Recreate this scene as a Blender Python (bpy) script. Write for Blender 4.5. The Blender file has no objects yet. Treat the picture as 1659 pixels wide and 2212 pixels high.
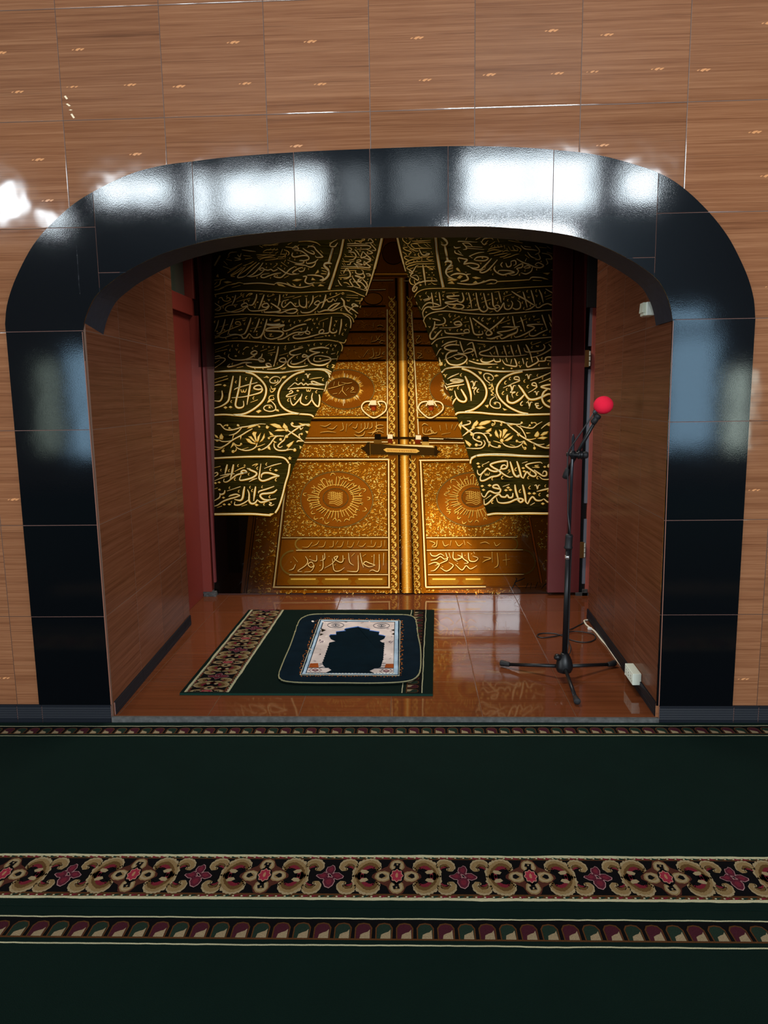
import bpy, bmesh, math, random
from mathutils import Vector, Matrix, noise as mnoise

# ------------------------------------------------------------------ camera, light, exposure
SC = bpy.context.scene
COL = SC.collection
F = 1616.02
ROT = ((0.9991614935548817, 0.038270569299399364, -0.014548997308334914),
       (-0.008565662843560126, -0.15209376004759587, -0.9883289521078671),
       (-0.040036723357793895, 0.9876248537172827, -0.1516384156560839))
CAM = Vector((0.08504643, -3.06836607, 1.38815420))

cam_data = bpy.data.cameras.new('camera')
cam = bpy.data.objects.new('camera', cam_data)
COL.objects.link(cam)
cam_data.sensor_fit = 'HORIZONTAL'
cam_data.sensor_width = 36.0
cam_data.lens = 36.0 * F / 1659.0
cam_data.clip_start = 0.05
m = Matrix.Identity(4)
for i in range(3):
    m[i][0] = ROT[0][i]
    m[i][1] = -ROT[1][i]
    m[i][2] = -ROT[2][i]
    m[i][3] = CAM[i]
cam.matrix_world = m
SC.camera = cam

SC.view_settings.view_transform = 'Standard'
SC.view_settings.look = 'None'
SC.view_settings.gamma = 1.0
SC.view_settings.use_curve_mapping = False
SC.view_settings.exposure = 0.0
try:
    SC.cycles.use_denoising = True
    SC.cycles.max_bounces = 8
    SC.cycles.diffuse_bounces = 4
    SC.cycles.glossy_bounces = 6
    SC.cycles.transparent_max_bounces = 12
    SC.cycles.caustics_reflective = False
    SC.cycles.caustics_refractive = False
    SC.cycles.blur_glossy = 0.5
except Exception:
    pass

WIN_HIGH = 38.0      # daylight in the high windows behind the camera
WIN_DOOR = 7.0       # daylight through the tall glass doors
FILL_SIDE = 12.0      # added fill from unseen side windows of the hall
world = bpy.data.worlds.new('world')
SC.world = world
world.use_nodes = True
world.node_tree.nodes['Background'].inputs[0].default_value = (0.55, 0.7, 0.9, 1)
world.node_tree.nodes['Background'].inputs[1].default_value = 0.02

# ------------------------------------------------------------------ helpers
def ray(u, v):
    a = (u - 829.5) / F
    b = (v - 1106.0) / F
    return Vector((ROT[0][i] * a + ROT[1][i] * b + ROT[2][i] for i in range(3)))

def at(u, v, axis, val):
    """the place on the plane axis = val that the photograph shows at (u, v)"""
    d = ray(u, v)
    return CAM + d * ((val - CAM[axis]) / d[axis])

def lin(c):
    c = c / 255.0
    return c / 12.92 if c <= 0.04045 else ((c + 0.055) / 1.055) ** 2.4

def rgb(r, g, b, k=1.0):
    return (lin(r) * k, lin(g) * k, lin(b) * k, 1.0)

def tag(o, label=None, cat=None, group=None, kind=None):
    if label: o['label'] = label
    if cat: o['category'] = cat
    if group: o['group'] = group
    if kind: o['kind'] = kind
    return o

def link(name, me, mat=None, parent=None):
    o = bpy.data.objects.new(name, me)
    COL.objects.link(o)
    if mat is not None and not me.materials:
        for mm in (mat if isinstance(mat, (list, tuple)) else [mat]):
            me.materials.append(mm)
    if parent is not None:
        o.parent = parent
    return o

def obj(name, bm, mat, parent=None, smooth=False, bevel=0.0, seg=2):
    bmesh.ops.recalc_face_normals(bm, faces=bm.faces[:])
    me = bpy.data.meshes.new(name)
    bm.to_mesh(me)
    bm.free()
    if smooth:
        for p in me.polygons: p.use_smooth = True
    o = link(name, me, mat, parent)
    if bevel:
        md = o.modifiers.new('bevel', 'BEVEL')
        md.width = bevel
        md.segments = seg
        md.limit_method = 'ANGLE'
        md.angle_limit = math.radians(40)
    return o

def struct(name, bm, mat, parent=None, **kw):
    o = obj(name, bm, mat, parent, **kw)
    if parent is None: o['kind'] = 'structure'
    return o

def empty(name, loc=(0, 0, 0)):
    o = bpy.data.objects.new(name, None)
    o.empty_display_size = 0.05
    o.location = loc
    COL.objects.link(o)
    return o

def box(bm, lo, hi, mat=0):
    vs = [bm.verts.new((x, y, z)) for x in (lo[0], hi[0]) for y in (lo[1], hi[1]) for z in (lo[2], hi[2])]
    for q in ((0, 1, 3, 2), (4, 6, 7, 5), (0, 4, 5, 1), (2, 3, 7, 6), (0, 2, 6, 4), (1, 5, 7, 3)):
        f = bm.faces.new([vs[i] for i in q]); f.material_index = mat
    return bm

def quad(bm, pts, mat=0):
    f = bm.faces.new([bm.verts.new(p) for p in pts]); f.material_index = mat
    return f

def prism(bm, pts, vec, mat=0):
    """closed outline pts (3-D, planar) pushed along vec"""
    a = [bm.verts.new(p) for p in pts]
    b = [bm.verts.new(Vector(p) + Vector(vec)) for p in pts]
    n = len(a)
    fs = [bm.faces.new(a), bm.faces.new(b[::-1])]
    for i in range(n):
        fs.append(bm.faces.new((a[i], a[(i + 1) % n], b[(i + 1) % n], b[i])))
    for f in fs: f.material_index = mat

def frame_for(d):
    d = d.normalized()
    up = Vector((0, 0, 1)) if abs(d.z) < 0.9 else Vector((1, 0, 0))
    s = d.cross(up).normalized()
    return s, s.cross(d).normalized()

def tube(bm, pts, rad, seg=12, cap=True, mat=0):
    """a swept round tube; rad is one number or one per point"""
    pts = [Vector(p) for p in pts]
    n = len(pts)
    rads = rad if isinstance(rad, (list, tuple)) else [rad] * n
    rings = []
    s = None
    for i, p in enumerate(pts):
        d = (pts[min(i + 1, n - 1)] - pts[max(i - 1, 0)])
        if d.length < 1e-9: d = pts[-1] - pts[0]
        d.normalize()
        if s is None:
            s, t = frame_for(d)
        else:
            s = (s - d * s.dot(d)).normalized()
            t = s.cross(d).normalized()
        rings.append([bm.verts.new(p + (s * math.cos(2 * math.pi * k / seg) + t * math.sin(2 * math.pi * k / seg)) * rads[i]) for k in range(seg)])
    for a, b in zip(rings, rings[1:]):
        for k in range(seg):
            f = bm.faces.new((a[k], a[(k + 1) % seg], b[(k + 1) % seg], b[k])); f.material_index = mat
    if cap:
        for r in (rings[0][::-1], rings[-1]):
            f = bm.faces.new(r); f.material_index = mat
    return bm

def catmull(pts, step):
    """smooth curve through pts (tuples of any size), resampled"""
    if len(pts) < 3:
        out = []
        a, b = pts[0], pts[-1]
        L = math.dist(a[:2], b[:2]); n = max(1, int(L / step))
        return [tuple(a[k] + (b[k] - a[k]) * i / n for k in range(len(a))) for i in range(n + 1)]
    P = [tuple(2 * a - b for a, b in zip(pts[0], pts[1]))] + list(pts) + [tuple(2 * a - b for a, b in zip(pts[-1], pts[-2]))]
    out = []
    for i in range(1, len(P) - 2):
        p0, p1, p2, p3 = P[i - 1:i + 3]
        n = max(1, int(math.dist(p1, p2) / step))
        for j in range(n):
            t = j / n
            out.append(tuple(0.5 * (2 * b + (c - a) * t + (2 * a - 5 * b + 4 * c - d) * t * t + (3 * b - a - 3 * c + d) * t ** 3)
                             for a, b, c, d in zip(p0, p1, p2, p3)))
    out.append(tuple(pts[-1]))
    return out

class Pattern:
    """a flat printed, woven or embroidered pattern: coloured patches in thin layers over one surface, one mesh"""
    def __init__(self, place, step=2.0, shade=None):
        self.place, self.step, self.shade = place, step, shade
        self.v, self.f, self.c = [], [], []
    def _add(self, p, col, layer):
        k = self.shade(p[0], p[1]) if self.shade else 1.0
        self.v.append(self.place(p[0], p[1], layer))
        self.c.append((col[0] * k, col[1] * k, col[2] * k, 1.0))
        return len(self.v) - 1
    def poly(self, pts, col, layer=0):
        self.f.append([self._add(p, col, layer) for p in pts])
    def grid(self, pts4, nu, nv, colfn, layer=0):
        """bilinear patch p00 p10 p11 p01; colfn(x, y) gives the colour"""
        a, b, c, d = pts4
        idx = []
        for j in range(nv + 1):
            t = j / nv
            row = []
            for i in range(nu + 1):
                s = i / nu
                p = tuple((a[k] * (1 - s) + b[k] * s) * (1 - t) + (d[k] * (1 - s) + c[k] * s) * t for k in (0, 1))
                row.append(self._add(p, colfn(*p) if callable(colfn) else colfn, layer))
            idx.append(row)
        for j in range(nv):
            for i in range(nu):
                self.f.append([idx[j][i], idx[j][i + 1], idx[j + 1][i + 1], idx[j + 1][i]])
    def ribbon(self, pts, w, col, layer=0, off=(0, 0), taper=None, smooth=True, jitter=0.0):
        """a stroke of width w (one number, or one per point)"""
        n = len(pts)
        ws = list(w) if isinstance(w, (list, tuple)) else [w] * n
        if taper is not None and n > 1:
            for i in range(n):
                s = i / (n - 1)
                ws[i] *= taper(s)
        q = [(p[0] + off[0], p[1] + off[1], ww) for p, ww in zip(pts, ws)]
        q = catmull(q, self.step) if smooth else q
        L, R = [], []
        for i, p in enumerate(q):
            a, b = q[max(i - 1, 0)], q[min(i + 1, len(q) - 1)]
            dx, dy = b[0] - a[0], b[1] - a[1]
            l = math.hypot(dx, dy) or 1.0
            h = max(p[2], 0.0) / 2
            if jitter: h *= 1 + random.uniform(-jitter, jitter)
            nx, ny = -dy / l * h, dx / l * h
            L.append(self._add((p[0] + nx, p[1] + ny), col, layer))
            R.append(self._add((p[0] - nx, p[1] - ny), col, layer))
        for i in range(len(q) - 1):
            self.f.append([L[i], R[i], R[i + 1], L[i + 1]])
    def blob(self, x, y, rx, ry, col, layer=0, rot=0.0, n=14):
        c, s = math.cos(rot), math.sin(rot)
        self.poly([(x + rx * math.cos(t) * c - ry * math.sin(t) * s, y + rx * math.cos(t) * s + ry * math.sin(t) * c)
                   for t in (2 * math.pi * k / n for k in range(n))], col, layer)
    def ring(self, x, y, rx, ry, w, col, layer=0, n=48, a0=0.0, a1=2 * math.pi):
        self.ribbon([(x + rx * math.cos(a0 + (a1 - a0) * k / n), y + ry * math.sin(a0 + (a1 - a0) * k / n)) for k in range(n + 1)], w, col, layer, smooth=False)
    def build(self, name, mat, parent=None):
        me = bpy.data.meshes.new(name)
        me.from_pydata(self.v, [], self.f)
        at_ = me.color_attributes.new('print', 'FLOAT_COLOR', 'POINT')
        at_.data.foreach_set('color', [x for c in self.c for x in c])
        me.update()
        return link(name, me, mat, parent)

# ------------------------------------------------------------------ materials
class NT:
    def __init__(self, name):
        self.m = bpy.data.materials.new(name)
        self.m.use_nodes = True
        self.t = self.m.node_tree
        self.b = self.t.nodes['Principled BSDF']
    def n(self, typ, **kw):
        x = self.t.nodes.new(typ)
        for k, v in kw.items(): setattr(x, k, v)
        return x
    def l(self, a, b): self.t.links.new(a, b)
    def math(self, op, a, b=None, c=None):
        x = self.n('ShaderNodeMath', operation=op)
        for i, v in enumerate((a, b, c)):
            if v is None: continue
            if hasattr(v, 'links'): self.l(v, x.inputs[i])
            else: x.inputs[i].default_value = v
        return x.outputs[0]
    def mix(self, fac, a, b, mode='MIX'):
        x = self.n('ShaderNodeMix', data_type='RGBA', blend_type=mode)
        for s, v in ((x.inputs[0], fac), (x.inputs[6], a), (x.inputs[7], b)):
            if hasattr(v, 'links'): self.l(v, s)
            else: s.default_value = v
        return x.outputs[2]
    def ramp(self, fac, stops):
        x = self.n('ShaderNodeValToRGB')
        e = x.color_ramp.elements
        while len(e) < len(stops): e.new(0.5)
        for el, (p, c) in zip(e, stops):
            el.position = p; el.color = c
        self.l(fac, x.inputs[0])
        return x.outputs[0]
    def noise(self, vec, scale=1.0, detail=2.0, rough=0.5):
        x = self.n('ShaderNodeTexNoise')
        self.l(vec, x.inputs['Vector'])
        x.inputs['Scale'].default_value = scale
        x.inputs['Detail'].default_value = detail
        x.inputs['Roughness'].default_value = rough
        return x.outputs[0]
    def pos(self):
        g = self.n('ShaderNodeNewGeometry')
        s = self.n('ShaderNodeSeparateXYZ')
        self.l(g.outputs['Position'], s.inputs[0])
        return g.outputs['Position'], s.outputs
    def vec(self, x, y, z):
        c = self.n('ShaderNodeCombineXYZ')
        for i, v in enumerate((x, y, z)):
            if hasattr(v, 'links'): self.l(v, c.inputs[i])
            else: c.inputs[i].default_value = v
        return c.outputs[0]
    def bump(self, h, strength, dist=0.01, normal=None):
        x = self.n('ShaderNodeBump')
        x.inputs['Strength'].default_value = strength
        x.inputs['Distance'].default_value = dist
        self.l(h, x.inputs['Height'])
        if normal: self.l(normal, x.inputs['Normal'])
        return x.outputs[0]

def plain(name, col, rough=0.5, metal=0.0, spec=0.5, coat=0.0, grain=0.0, gscale=60.0, bump=0.0):
    k = NT(name)
    k.b.inputs['Base Color'].default_value = col
    k.b.inputs['Roughness'].default_value = rough
    k.b.inputs['Metallic'].default_value = metal
    k.b.inputs['Specular IOR Level'].default_value = spec
    k.b.inputs['Coat Weight'].default_value = coat
    if grain or bump:
        p, _ = k.pos()
        nz = k.noise(p, gscale, 3)
        if grain:
            c = k.mix(nz, tuple(x * (1 - grain) for x in col[:3]) + (1,), tuple(min(1, x * (1 + grain)) for x in col[:3]) + (1,))
            k.l(c, k.b.inputs['Base Color'])
        if bump:
            k.l(k.bump(nz, bump, 0.005), k.b.inputs['Normal'])
    return k.m

def wood_tile(name, ui, vi, u0, v0, cols, rough=0.07, joint=0.0013, tile=0.4, wave=0.0012, jcol=(0.05, 0.022, 0.012, 1), spec=0.5):
    """glazed tiles with a printed horizontal wood grain; grid of 40 cm tiles"""
    k = NT(name)
    P, xyz = k.pos()
    u, v = xyz[ui], xyz[vi]
    tu = k.math('DIVIDE', k.math('SUBTRACT', u, u0), tile)
    tv = k.math('DIVIDE', k.math('SUBTRACT', v, v0), tile)
    iu, iv = k.math('FLOOR', tu), k.math('FLOOR', tv)
    wn = k.n('ShaderNodeTexWhiteNoise', noise_dimensions='2D')
    k.l(k.vec(iu, iv, 0), wn.inputs['Vector'])
    rnd = wn.outputs['Value']
    off = k.math('MULTIPLY', rnd, 37.0)
    a = k.noise(k.vec(k.math('MULTIPLY', u, 0.45), k.math('MULTIPLY', v, 46.0), off), 1.0, 3, 0.6)
    b = k.noise(k.vec(k.math('MULTIPLY', u, 1.8), k.math('MULTIPLY', v, 150.0), off), 1.0, 3, 0.65)
    c = k.noise(k.vec(k.math('MULTIPLY', u, 7.0), k.math('MULTIPLY', v, 420.0), off), 1.0, 2, 0.6)
    mixed = k.math('ADD', k.math('MULTIPLY', a, 0.34), k.math('ADD', k.math('MULTIPLY', b, 0.42), k.math('MULTIPLY', c, 0.24)))
    base = k.ramp(mixed, [(0.36, cols[0]), (0.45, cols[1]), (0.53, cols[2]), (0.63, cols[3])])
    streak = k.noise(k.vec(k.math('MULTIPLY', u, 1.6), k.math('MULTIPLY', v, 120.0), k.math('ADD', off, 9.0)), 1.0, 2, 0.5)
    sm = k.ramp(streak, [(0.30, (1, 1, 1, 1)), (0.36, (0, 0, 0, 1))])
    base = k.mix(k.math('MULTIPLY', sm, 0.32), base, tuple(x * 0.5 for x in cols[0][:3]) + (1,))
    tint = k.math('ADD', 0.93, k.math('MULTIPLY', rnd, 0.14))
    base = k.mix(1.0, base, k.vec(tint, tint, tint), 'MULTIPLY')
    def line(t):
        fr = k.math('ABSOLUTE', k.math('SUBTRACT', k.math('FRACT', k.math('ADD', t, 0.5)), 0.5))
        return fr
    d = k.math('MINIMUM', line(tu), line(tv))
    j = k.math('LESS_THAN', d, joint / tile)
    base = k.mix(j, base, jcol)
    k.l(base, k.b.inputs['Base Color'])
    groove = k.math('MINIMUM', k.math('DIVIDE', d, 2.6 * joint / tile), 1.0)
    k.l(k.math('ADD', rough, k.math('MULTIPLY', j, 0.35)), k.b.inputs['Roughness'])
    lo = k.noise(P, 5.0, 2)
    n1 = k.bump(lo, 0.25, wave * 6)
    n2 = k.bump(groove, 0.35, 0.0012, n1)
    k.l(n2, k.b.inputs['Normal'])
    k.b.inputs['IOR'].default_value = 1.5
    k.b.inputs['Specular IOR Level'].default_value = spec
    return k.m

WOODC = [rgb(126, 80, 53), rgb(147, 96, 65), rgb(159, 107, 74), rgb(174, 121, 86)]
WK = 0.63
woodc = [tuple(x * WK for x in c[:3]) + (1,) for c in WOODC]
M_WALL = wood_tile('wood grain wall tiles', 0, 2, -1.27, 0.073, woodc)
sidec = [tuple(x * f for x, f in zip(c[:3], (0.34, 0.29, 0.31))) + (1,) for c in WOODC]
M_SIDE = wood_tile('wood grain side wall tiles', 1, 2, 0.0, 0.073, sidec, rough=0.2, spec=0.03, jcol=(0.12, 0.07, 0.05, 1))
floorc = [rgb(84, 43, 23), rgb(92, 48, 26), rgb(98, 52, 29), rgb(106, 57, 33)]
M_FLOOR = wood_tile('brown glazed floor tiles', 0, 1, -0.826, 0.0, floorc, rough=0.045, spec=0.25, wave=0.0003, jcol=(0.10, 0.05, 0.03, 1))
M_MARK = plain('pale wood figure', rgb(196, 136, 90), 0.1)
M_CHIP = plain('chipped cream glaze', rgb(226, 205, 170), 0.5)

def black_tile():
    k = NT('black glazed tile')
    k.b.inputs['Base Color'].default_value = (0.0010, 0.0013, 0.0020, 1)
    k.b.inputs['Roughness'].default_value = 0.34
    k.b.inputs['Specular IOR Level'].default_value = 0.04
    k.b.inputs['Specular Tint'].default_value = (0.62, 0.82, 1.0, 1)
    k.b.inputs['Coat Weight'].default_value = 1.0
    k.b.inputs['Coat Roughness'].default_value = 0.06
    k.b.inputs['Coat IOR'].default_value = 1.48
    k.b.inputs['IOR'].default_value = 1.5
    P, _ = k.pos()
    fine = k.noise(P, 300.0, 2)
    big = k.noise(P, 4.0, 2)
    n1 = k.bump(big, 0.07, 0.008)
    nb = k.bump(fine, 0.08, 0.0007, n1)
    k.l(nb, k.b.inputs['Normal']); k.l(nb, k.b.inputs['Coat Normal'])
    return k.m
M_BLACK = black_tile()
M_GROUT = plain('pinkish grout', rgb(120, 84, 74), 0.8)
M_SOFFIT = plain('dark blue grey painted soffit', rgb(27, 34, 45), 0.6, spec=0.2, grain=0.35, gscale=40, bump=0.25)
M_BASE = plain('black fluted skirting tile', rgb(21, 24, 30), 0.45, spec=0.12)
M_EDGE = plain('raw clay tile edge', rgb(120, 76, 58), 0.7)
M_CEMENT = plain('grey cement edge', rgb(74, 74, 73), 0.85, spec=0.2, grain=0.75, gscale=45, bump=0.4)
M_RED = plain('brick red paint', rgb(116, 42, 32), 0.45, grain=0.12, gscale=6)
M_RED_LIFT = plain('lightened red paint', rgb(176, 92, 78), 0.5, grain=0.15, gscale=12)  # red made lighter to offset the shade in the right recess
M_MAROON = plain('maroon paint', rgb(102, 38, 38), 0.45, grain=0.1, gscale=8)
M_DARK = plain('dark void paint', rgb(10, 9, 9), 0.8)
M_BRASS = plain('dull brass hinge', rgb(120, 84, 40), 0.45, metal=0.6)
M_STEEL = plain('grey aluminium strip', rgb(150, 165, 180), 0.3, metal=0.5)
M_PLASTER = plain('cream plaster', rgb(205, 196, 180), 0.8, grain=0.05, gscale=3)
M_WHITEP = plain('dim wooden ceiling', rgb(112, 96, 84), 0.8)
M_TINT = plain('smoked transom glass', rgb(70, 78, 66), 0.12)

def emit(name, col, k_):
    k = NT(name)
    k.b.inputs['Base Color'].default_value = (0, 0, 0, 1)
    k.b.inputs['Emission Color'].default_value = col
    k.b.inputs['Emission Strength'].default_value = k_
    return k.m
M_SKY = emit('bright daylight in the window', (0.82, 0.93, 1.0, 1), WIN_HIGH)
M_SKYB = emit('bright daylight in the lower window', (0.86, 0.94, 1.0, 1), WIN_HIGH * 2.8)
M_CURTAIN = emit('daylight behind a drawn curtain', (0.8, 0.92, 1.0, 1), 4.0)
M_DOORLIGHT = emit('bluish daylight in the glass door', (0.42, 0.72, 1.0, 1), WIN_DOOR)
M_GARDEN = emit('greenish daylight in the glass door', (0.75, 0.95, 0.8, 1), WIN_DOOR * 0.55)
M_SIDEFILL = emit('added side fill light', (0.9, 0.96, 1.0, 1), FILL_SIDE)
M_PALE = emit('pale daylight in the glass door', (0.82, 1.0, 0.9, 1), WIN_DOOR * 1.1)
M_FRAMEW = plain('dark window frame', rgb(60, 50, 44), 0.5)

# ------------------------------------------------------------------ outlines of the arch (x, z) on the wall face
OUT_PX_L = [(13, 700), (17, 660), (32, 611), (58, 556), (80, 521), (107, 490), (155, 446), (205, 414), (280, 378), (350, 359),
            (415, 350), (500, 340), (634, 330), (798, 322.6)]
OUT_PX_R = [(970, 317), (1060, 317.5), (1130, 320), (1197, 325), (1265, 332), (1330, 345), (1420, 374), (1475, 407), (1530, 459), (1570, 510),
            (1597, 560), (1616, 605), (1627, 648), (1630, 690)]
IN_PX = [(180, 714), (188, 681), (208, 640), (240, 611), (275, 587), (344, 552), (425, 527), (500, 512), (560, 505), (640, 498),
         (795, 492), (967, 490), (1070, 491), (1190, 502), (1270, 520), (1350, 556), (1411, 597), (1434, 628), (1446, 660), (1452, 693)]
def xz(pts):
    return [(p.x, p.z) for p in (at(u, v, 1, 0.0) for u, v in pts)]
OUT = xz(OUT_PX_L + OUT_PX_R)
INN = xz(IN_PX)
XL, XR = INN[0][0], INN[-1][0]          # opening jambs
OL, OR = OUT[0][0], OUT[-1][0]          # outer jambs
ZS = 1.668                              # springing
ZT, ZF, YB = 5.6, 0.02, 2.05            # hall ceiling, niche floor, niche back wall
OUT = [(x, z) for x, z in catmull(OUT, 0.02)]
INN = [(x, z) for x, z in catmull(INN, 0.02)]
def zat(curve, x):
    for a, b in zip(curve, curve[1:]):
        if a[0] <= x <= b[0]:
            t = (x - a[0]) / max(b[0] - a[0], 1e-9)
            return a[1] + (b[1] - a[1]) * t
    return curve[0][1] if x < curve[0][0] else curve[-1][1]

# ------------------------------------------------------------------ the hall around (behind the camera and to the sides)
HX0, HX1, HY0 = -8.0, 7.6, -9.0
bm = bmesh.new(); box(bm, (HX0, HY0, -0.10), (HX1, 0.18, -0.012)); struct('floor', bm, plain('dark green floor covering', (0.0035, 0.012, 0.009, 1), 0.95, spec=0.05))
bm = bmesh.new(); box(bm, (HX0, HY0, ZT), (HX1, 0.18, ZT + 0.1)); struct('ceiling', bm, M_WHITEP)
bm = bmesh.new(); box(bm, (HX0 - 0.1, HY0, -0.1), (HX0, 0.18, ZT + 0.1)); struct('wall_left', bm, M_PLASTER)
bm = bmesh.new(); box(bm, (HX1, HY0, -0.1), (HX1 + 0.1, 0.18, ZT + 0.1)); struct('wall_right', bm, M_PLASTER)
bm = bmesh.new(); box(bm, (HX0 - 0.1, HY0 - 0.2, -0.1), (HX1 + 0.1, HY0 - 0.06, ZT + 0.1)); struct('wall_rear', bm, plain('dim rear wall', rgb(70, 62, 58), 0.8))
WINS = [(-6.75, -6.02, 4.22, 4.78, 2, 1, M_SKY), (-5.75, -5.40, 4.10, 4.36, 1, 1, M_SKY), (-4.80, -3.62, 4.40, 4.76, 2, 1, M_SKY), (-3.25, -2.98, 4.20, 4.85, 1, 1, M_SKY),
        (-2.78, -1.25, 4.26, 4.84, 2, 2, M_SKY), (-1.66, -0.98, 3.1, 3.5, 2, 1, M_SKYB), (-0.95, -0.55, 4.2, 4.86, 2, 1, M_CURTAIN), (-0.2, 0.5, 4.2, 4.9, 3, 1, M_CURTAIN), (0.92, 2.78, 4.16, 4.93, 2, 2, M_SKY), (0.62, 2.46, 3.04, 3.86, 3, 2, M_SKYB), (3.20, 3.82, 4.28, 4.74, 1, 1, M_SKY),
        (-5.98, -5.76, 0.6, 2.05, 1, 1, M_GARDEN), (-5.50, -5.05, 0.5, 2.2, 1, 2, M_DOORLIGHT), (4.06, 4.78, 0.55, 2.25, 2, 1, M_DOORLIGHT), (4.06, 4.72, 2.36, 2.72, 2, 1, M_DOORLIGHT), (5.02, 5.36, 0.5, 1.72, 1, 2, M_PALE)]
for i, (x0, x1, z0, z1, nu, nv, mt) in enumerate(WINS):
    bm = bmesh.new()
    fw = 0.03
    box(bm, (x0 - 0.05, HY0 - 0.06, z0 - 0.05), (x1 + 0.05, HY0 - 0.03, z1 + 0.05), 0)
    w = struct('window_%d' % (i + 1), bm, M_FRAMEW)
    bm = bmesh.new()
    for a in range(nu):
        for b in range(nv):
            xa = x0 + (x1 - x0) * a / nu + (fw / 2 if a else 0); xb = x0 + (x1 - x0) * (a + 1) / nu - (fw / 2 if a < nu - 1 else 0)
            za = z0 + (z1 - z0) * b / nv + (fw / 2 if b else 0); zb = z0 + (z1 - z0) * (b + 1) / nv - (fw / 2 if b < nv - 1 else 0)
            quad(bm, [(xa, HY0 - 0.028, za), (xb, HY0 - 0.028, za), (xb, HY0 - 0.028, zb), (xa, HY0 - 0.028, zb)])
    obj('pane', bm, mt, w)

nwin = len(WINS)
for xw, sg in ((HX0, 1), (HX1, -1)):  # unseen side windows added to light the front wall from low down
    for ya in (-6.6, -4.4, -2.2):
        nwin += 1
        bm = bmesh.new(); box(bm, (min(xw, xw + sg * 0.03), ya - 0.06, 0.34), (max(xw, xw + sg * 0.03), ya + 1.76, 2.46))
        w = struct('window_%d' % nwin, bm, M_FRAMEW)
        bm = bmesh.new()
        for a in range(2):
            y0_, y1_ = ya + 0.86 * a + 0.02, ya + 0.86 * a + 0.82
            quad(bm, [(xw + sg * 0.032, y0_, 0.42), (xw + sg * 0.032, y1_, 0.42), (xw + sg * 0.032, y1_, 2.38), (xw + sg * 0.032, y0_, 2.38)])
        obj('pane', bm, M_SIDEFILL, w)

# added fill light for the upper mural, out of sight above the arch
ld = bpy.data.lights.new('niche_fill', 'AREA')
ld.shape = 'RECTANGLE'; ld.size = 1.3; ld.size_y = 0.12; ld.energy = 31.0; ld.spread = math.radians(108); ld.color = (1.0, 0.94, 0.84)
lo_ = bpy.data.objects.new('niche_fill', ld); COL.objects.link(lo_)
lo_.location = (-0.1, 1.5, 2.96)

# ------------------------------------------------------------------ the tiled front wall with its arched opening
bm = bmesh.new()
xs = sorted(set([HX0, HX1, XL, XR] + [x for x, z in INN]))
for a, b in zip(xs, xs[1:]):
    if b - a < 1e-6: continue
    if b <= XL + 1e-6 or a >= XR - 1e-6:
        quad(bm, [(a, 0, -0.02), (b, 0, -0.02), (b, 0, ZT), (a, 0, ZT)])
    else:
        za, zb = zat(INN, a), zat(INN, b)
        quad(bm, [(a, 0, za), (b, 0, zb), (b, 0, ZT), (a, 0, ZT)])
        quad(bm, [(b, 0.18, zb), (a, 0.18, za), (a, 0.18, 3.0), (b, 0.18, 3.0)])
# small pale flecks of figure in the printed grain, two or three on each tile
rr = random.Random(4)
leaf = [(-0.5, -0.1), (-0.2, 0.35), (0.2, 0.5), (0.5, 0.42), (0.15, 0.0), (-0.15, -0.35)]
designs = [[(0.30, 0.70, 1.0), (0.86, 0.30, 0.8)], [(0.72, 0.66, 1.0), (0.16, 0.28, 1.0), (0.80, 0.27, 0.9)], [(0.45, 0.64, 1.0), (0.55, 0.27, 0.9)],
           [(0.62, 0.70, 1.0), (0.78, 0.31, 1.0)], [(0.22, 0.62, 0.9), (0.70, 0.30, 0.9), (0.1, 0.30, 0.7)]]
for i in range(-2, 9):
    for j in range(0, 9):
        for (du, dv, sc) in designs[rr.randrange(5)]:
            cx = -1.27 + 0.4 * (i - 1) + 0.4 * du + rr.uniform(-.01, .01)
            cz = 0.073 + 0.4 * j + 0.4 * dv + rr.uniform(-.006, .006)
            if OL - 0.03 < cx < OR + 0.03 and cz < zat(OUT, cx) + 0.02: continue
            if not (-2.3 < cx < 2.2): continue
            for ox, s2 in ((0.0, 1.0), (0.016, 0.8), (-0.02, 0.45)):
                quad_pts = [(cx + ox + px * 0.027 * s2 * sc, -0.0004, cz + pz * 0.013 * s2 * sc) for px, pz in leaf]
                quad(bm, quad_pts, 1)
# a chip in the glaze beside the left joint of the upper row
chip = [(140, 207), (145, 214), (144, 224), (151, 229), (150, 237), (155, 238), (154, 246), (160, 255)]
for (a, b) in ((0, 1), (2, 3), (4, 5), (6, 7)):
    p, q = at(*chip[a], 1, -0.0006), at(*chip[b], 1, -0.0006)
    w = Vector((0.0035, 0, 0.001))
    quad(bm, [p - w, p + w, q + w, q - w], 2)
struct('wall_front', bm, [M_WALL, M_MARK, M_CHIP])

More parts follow.
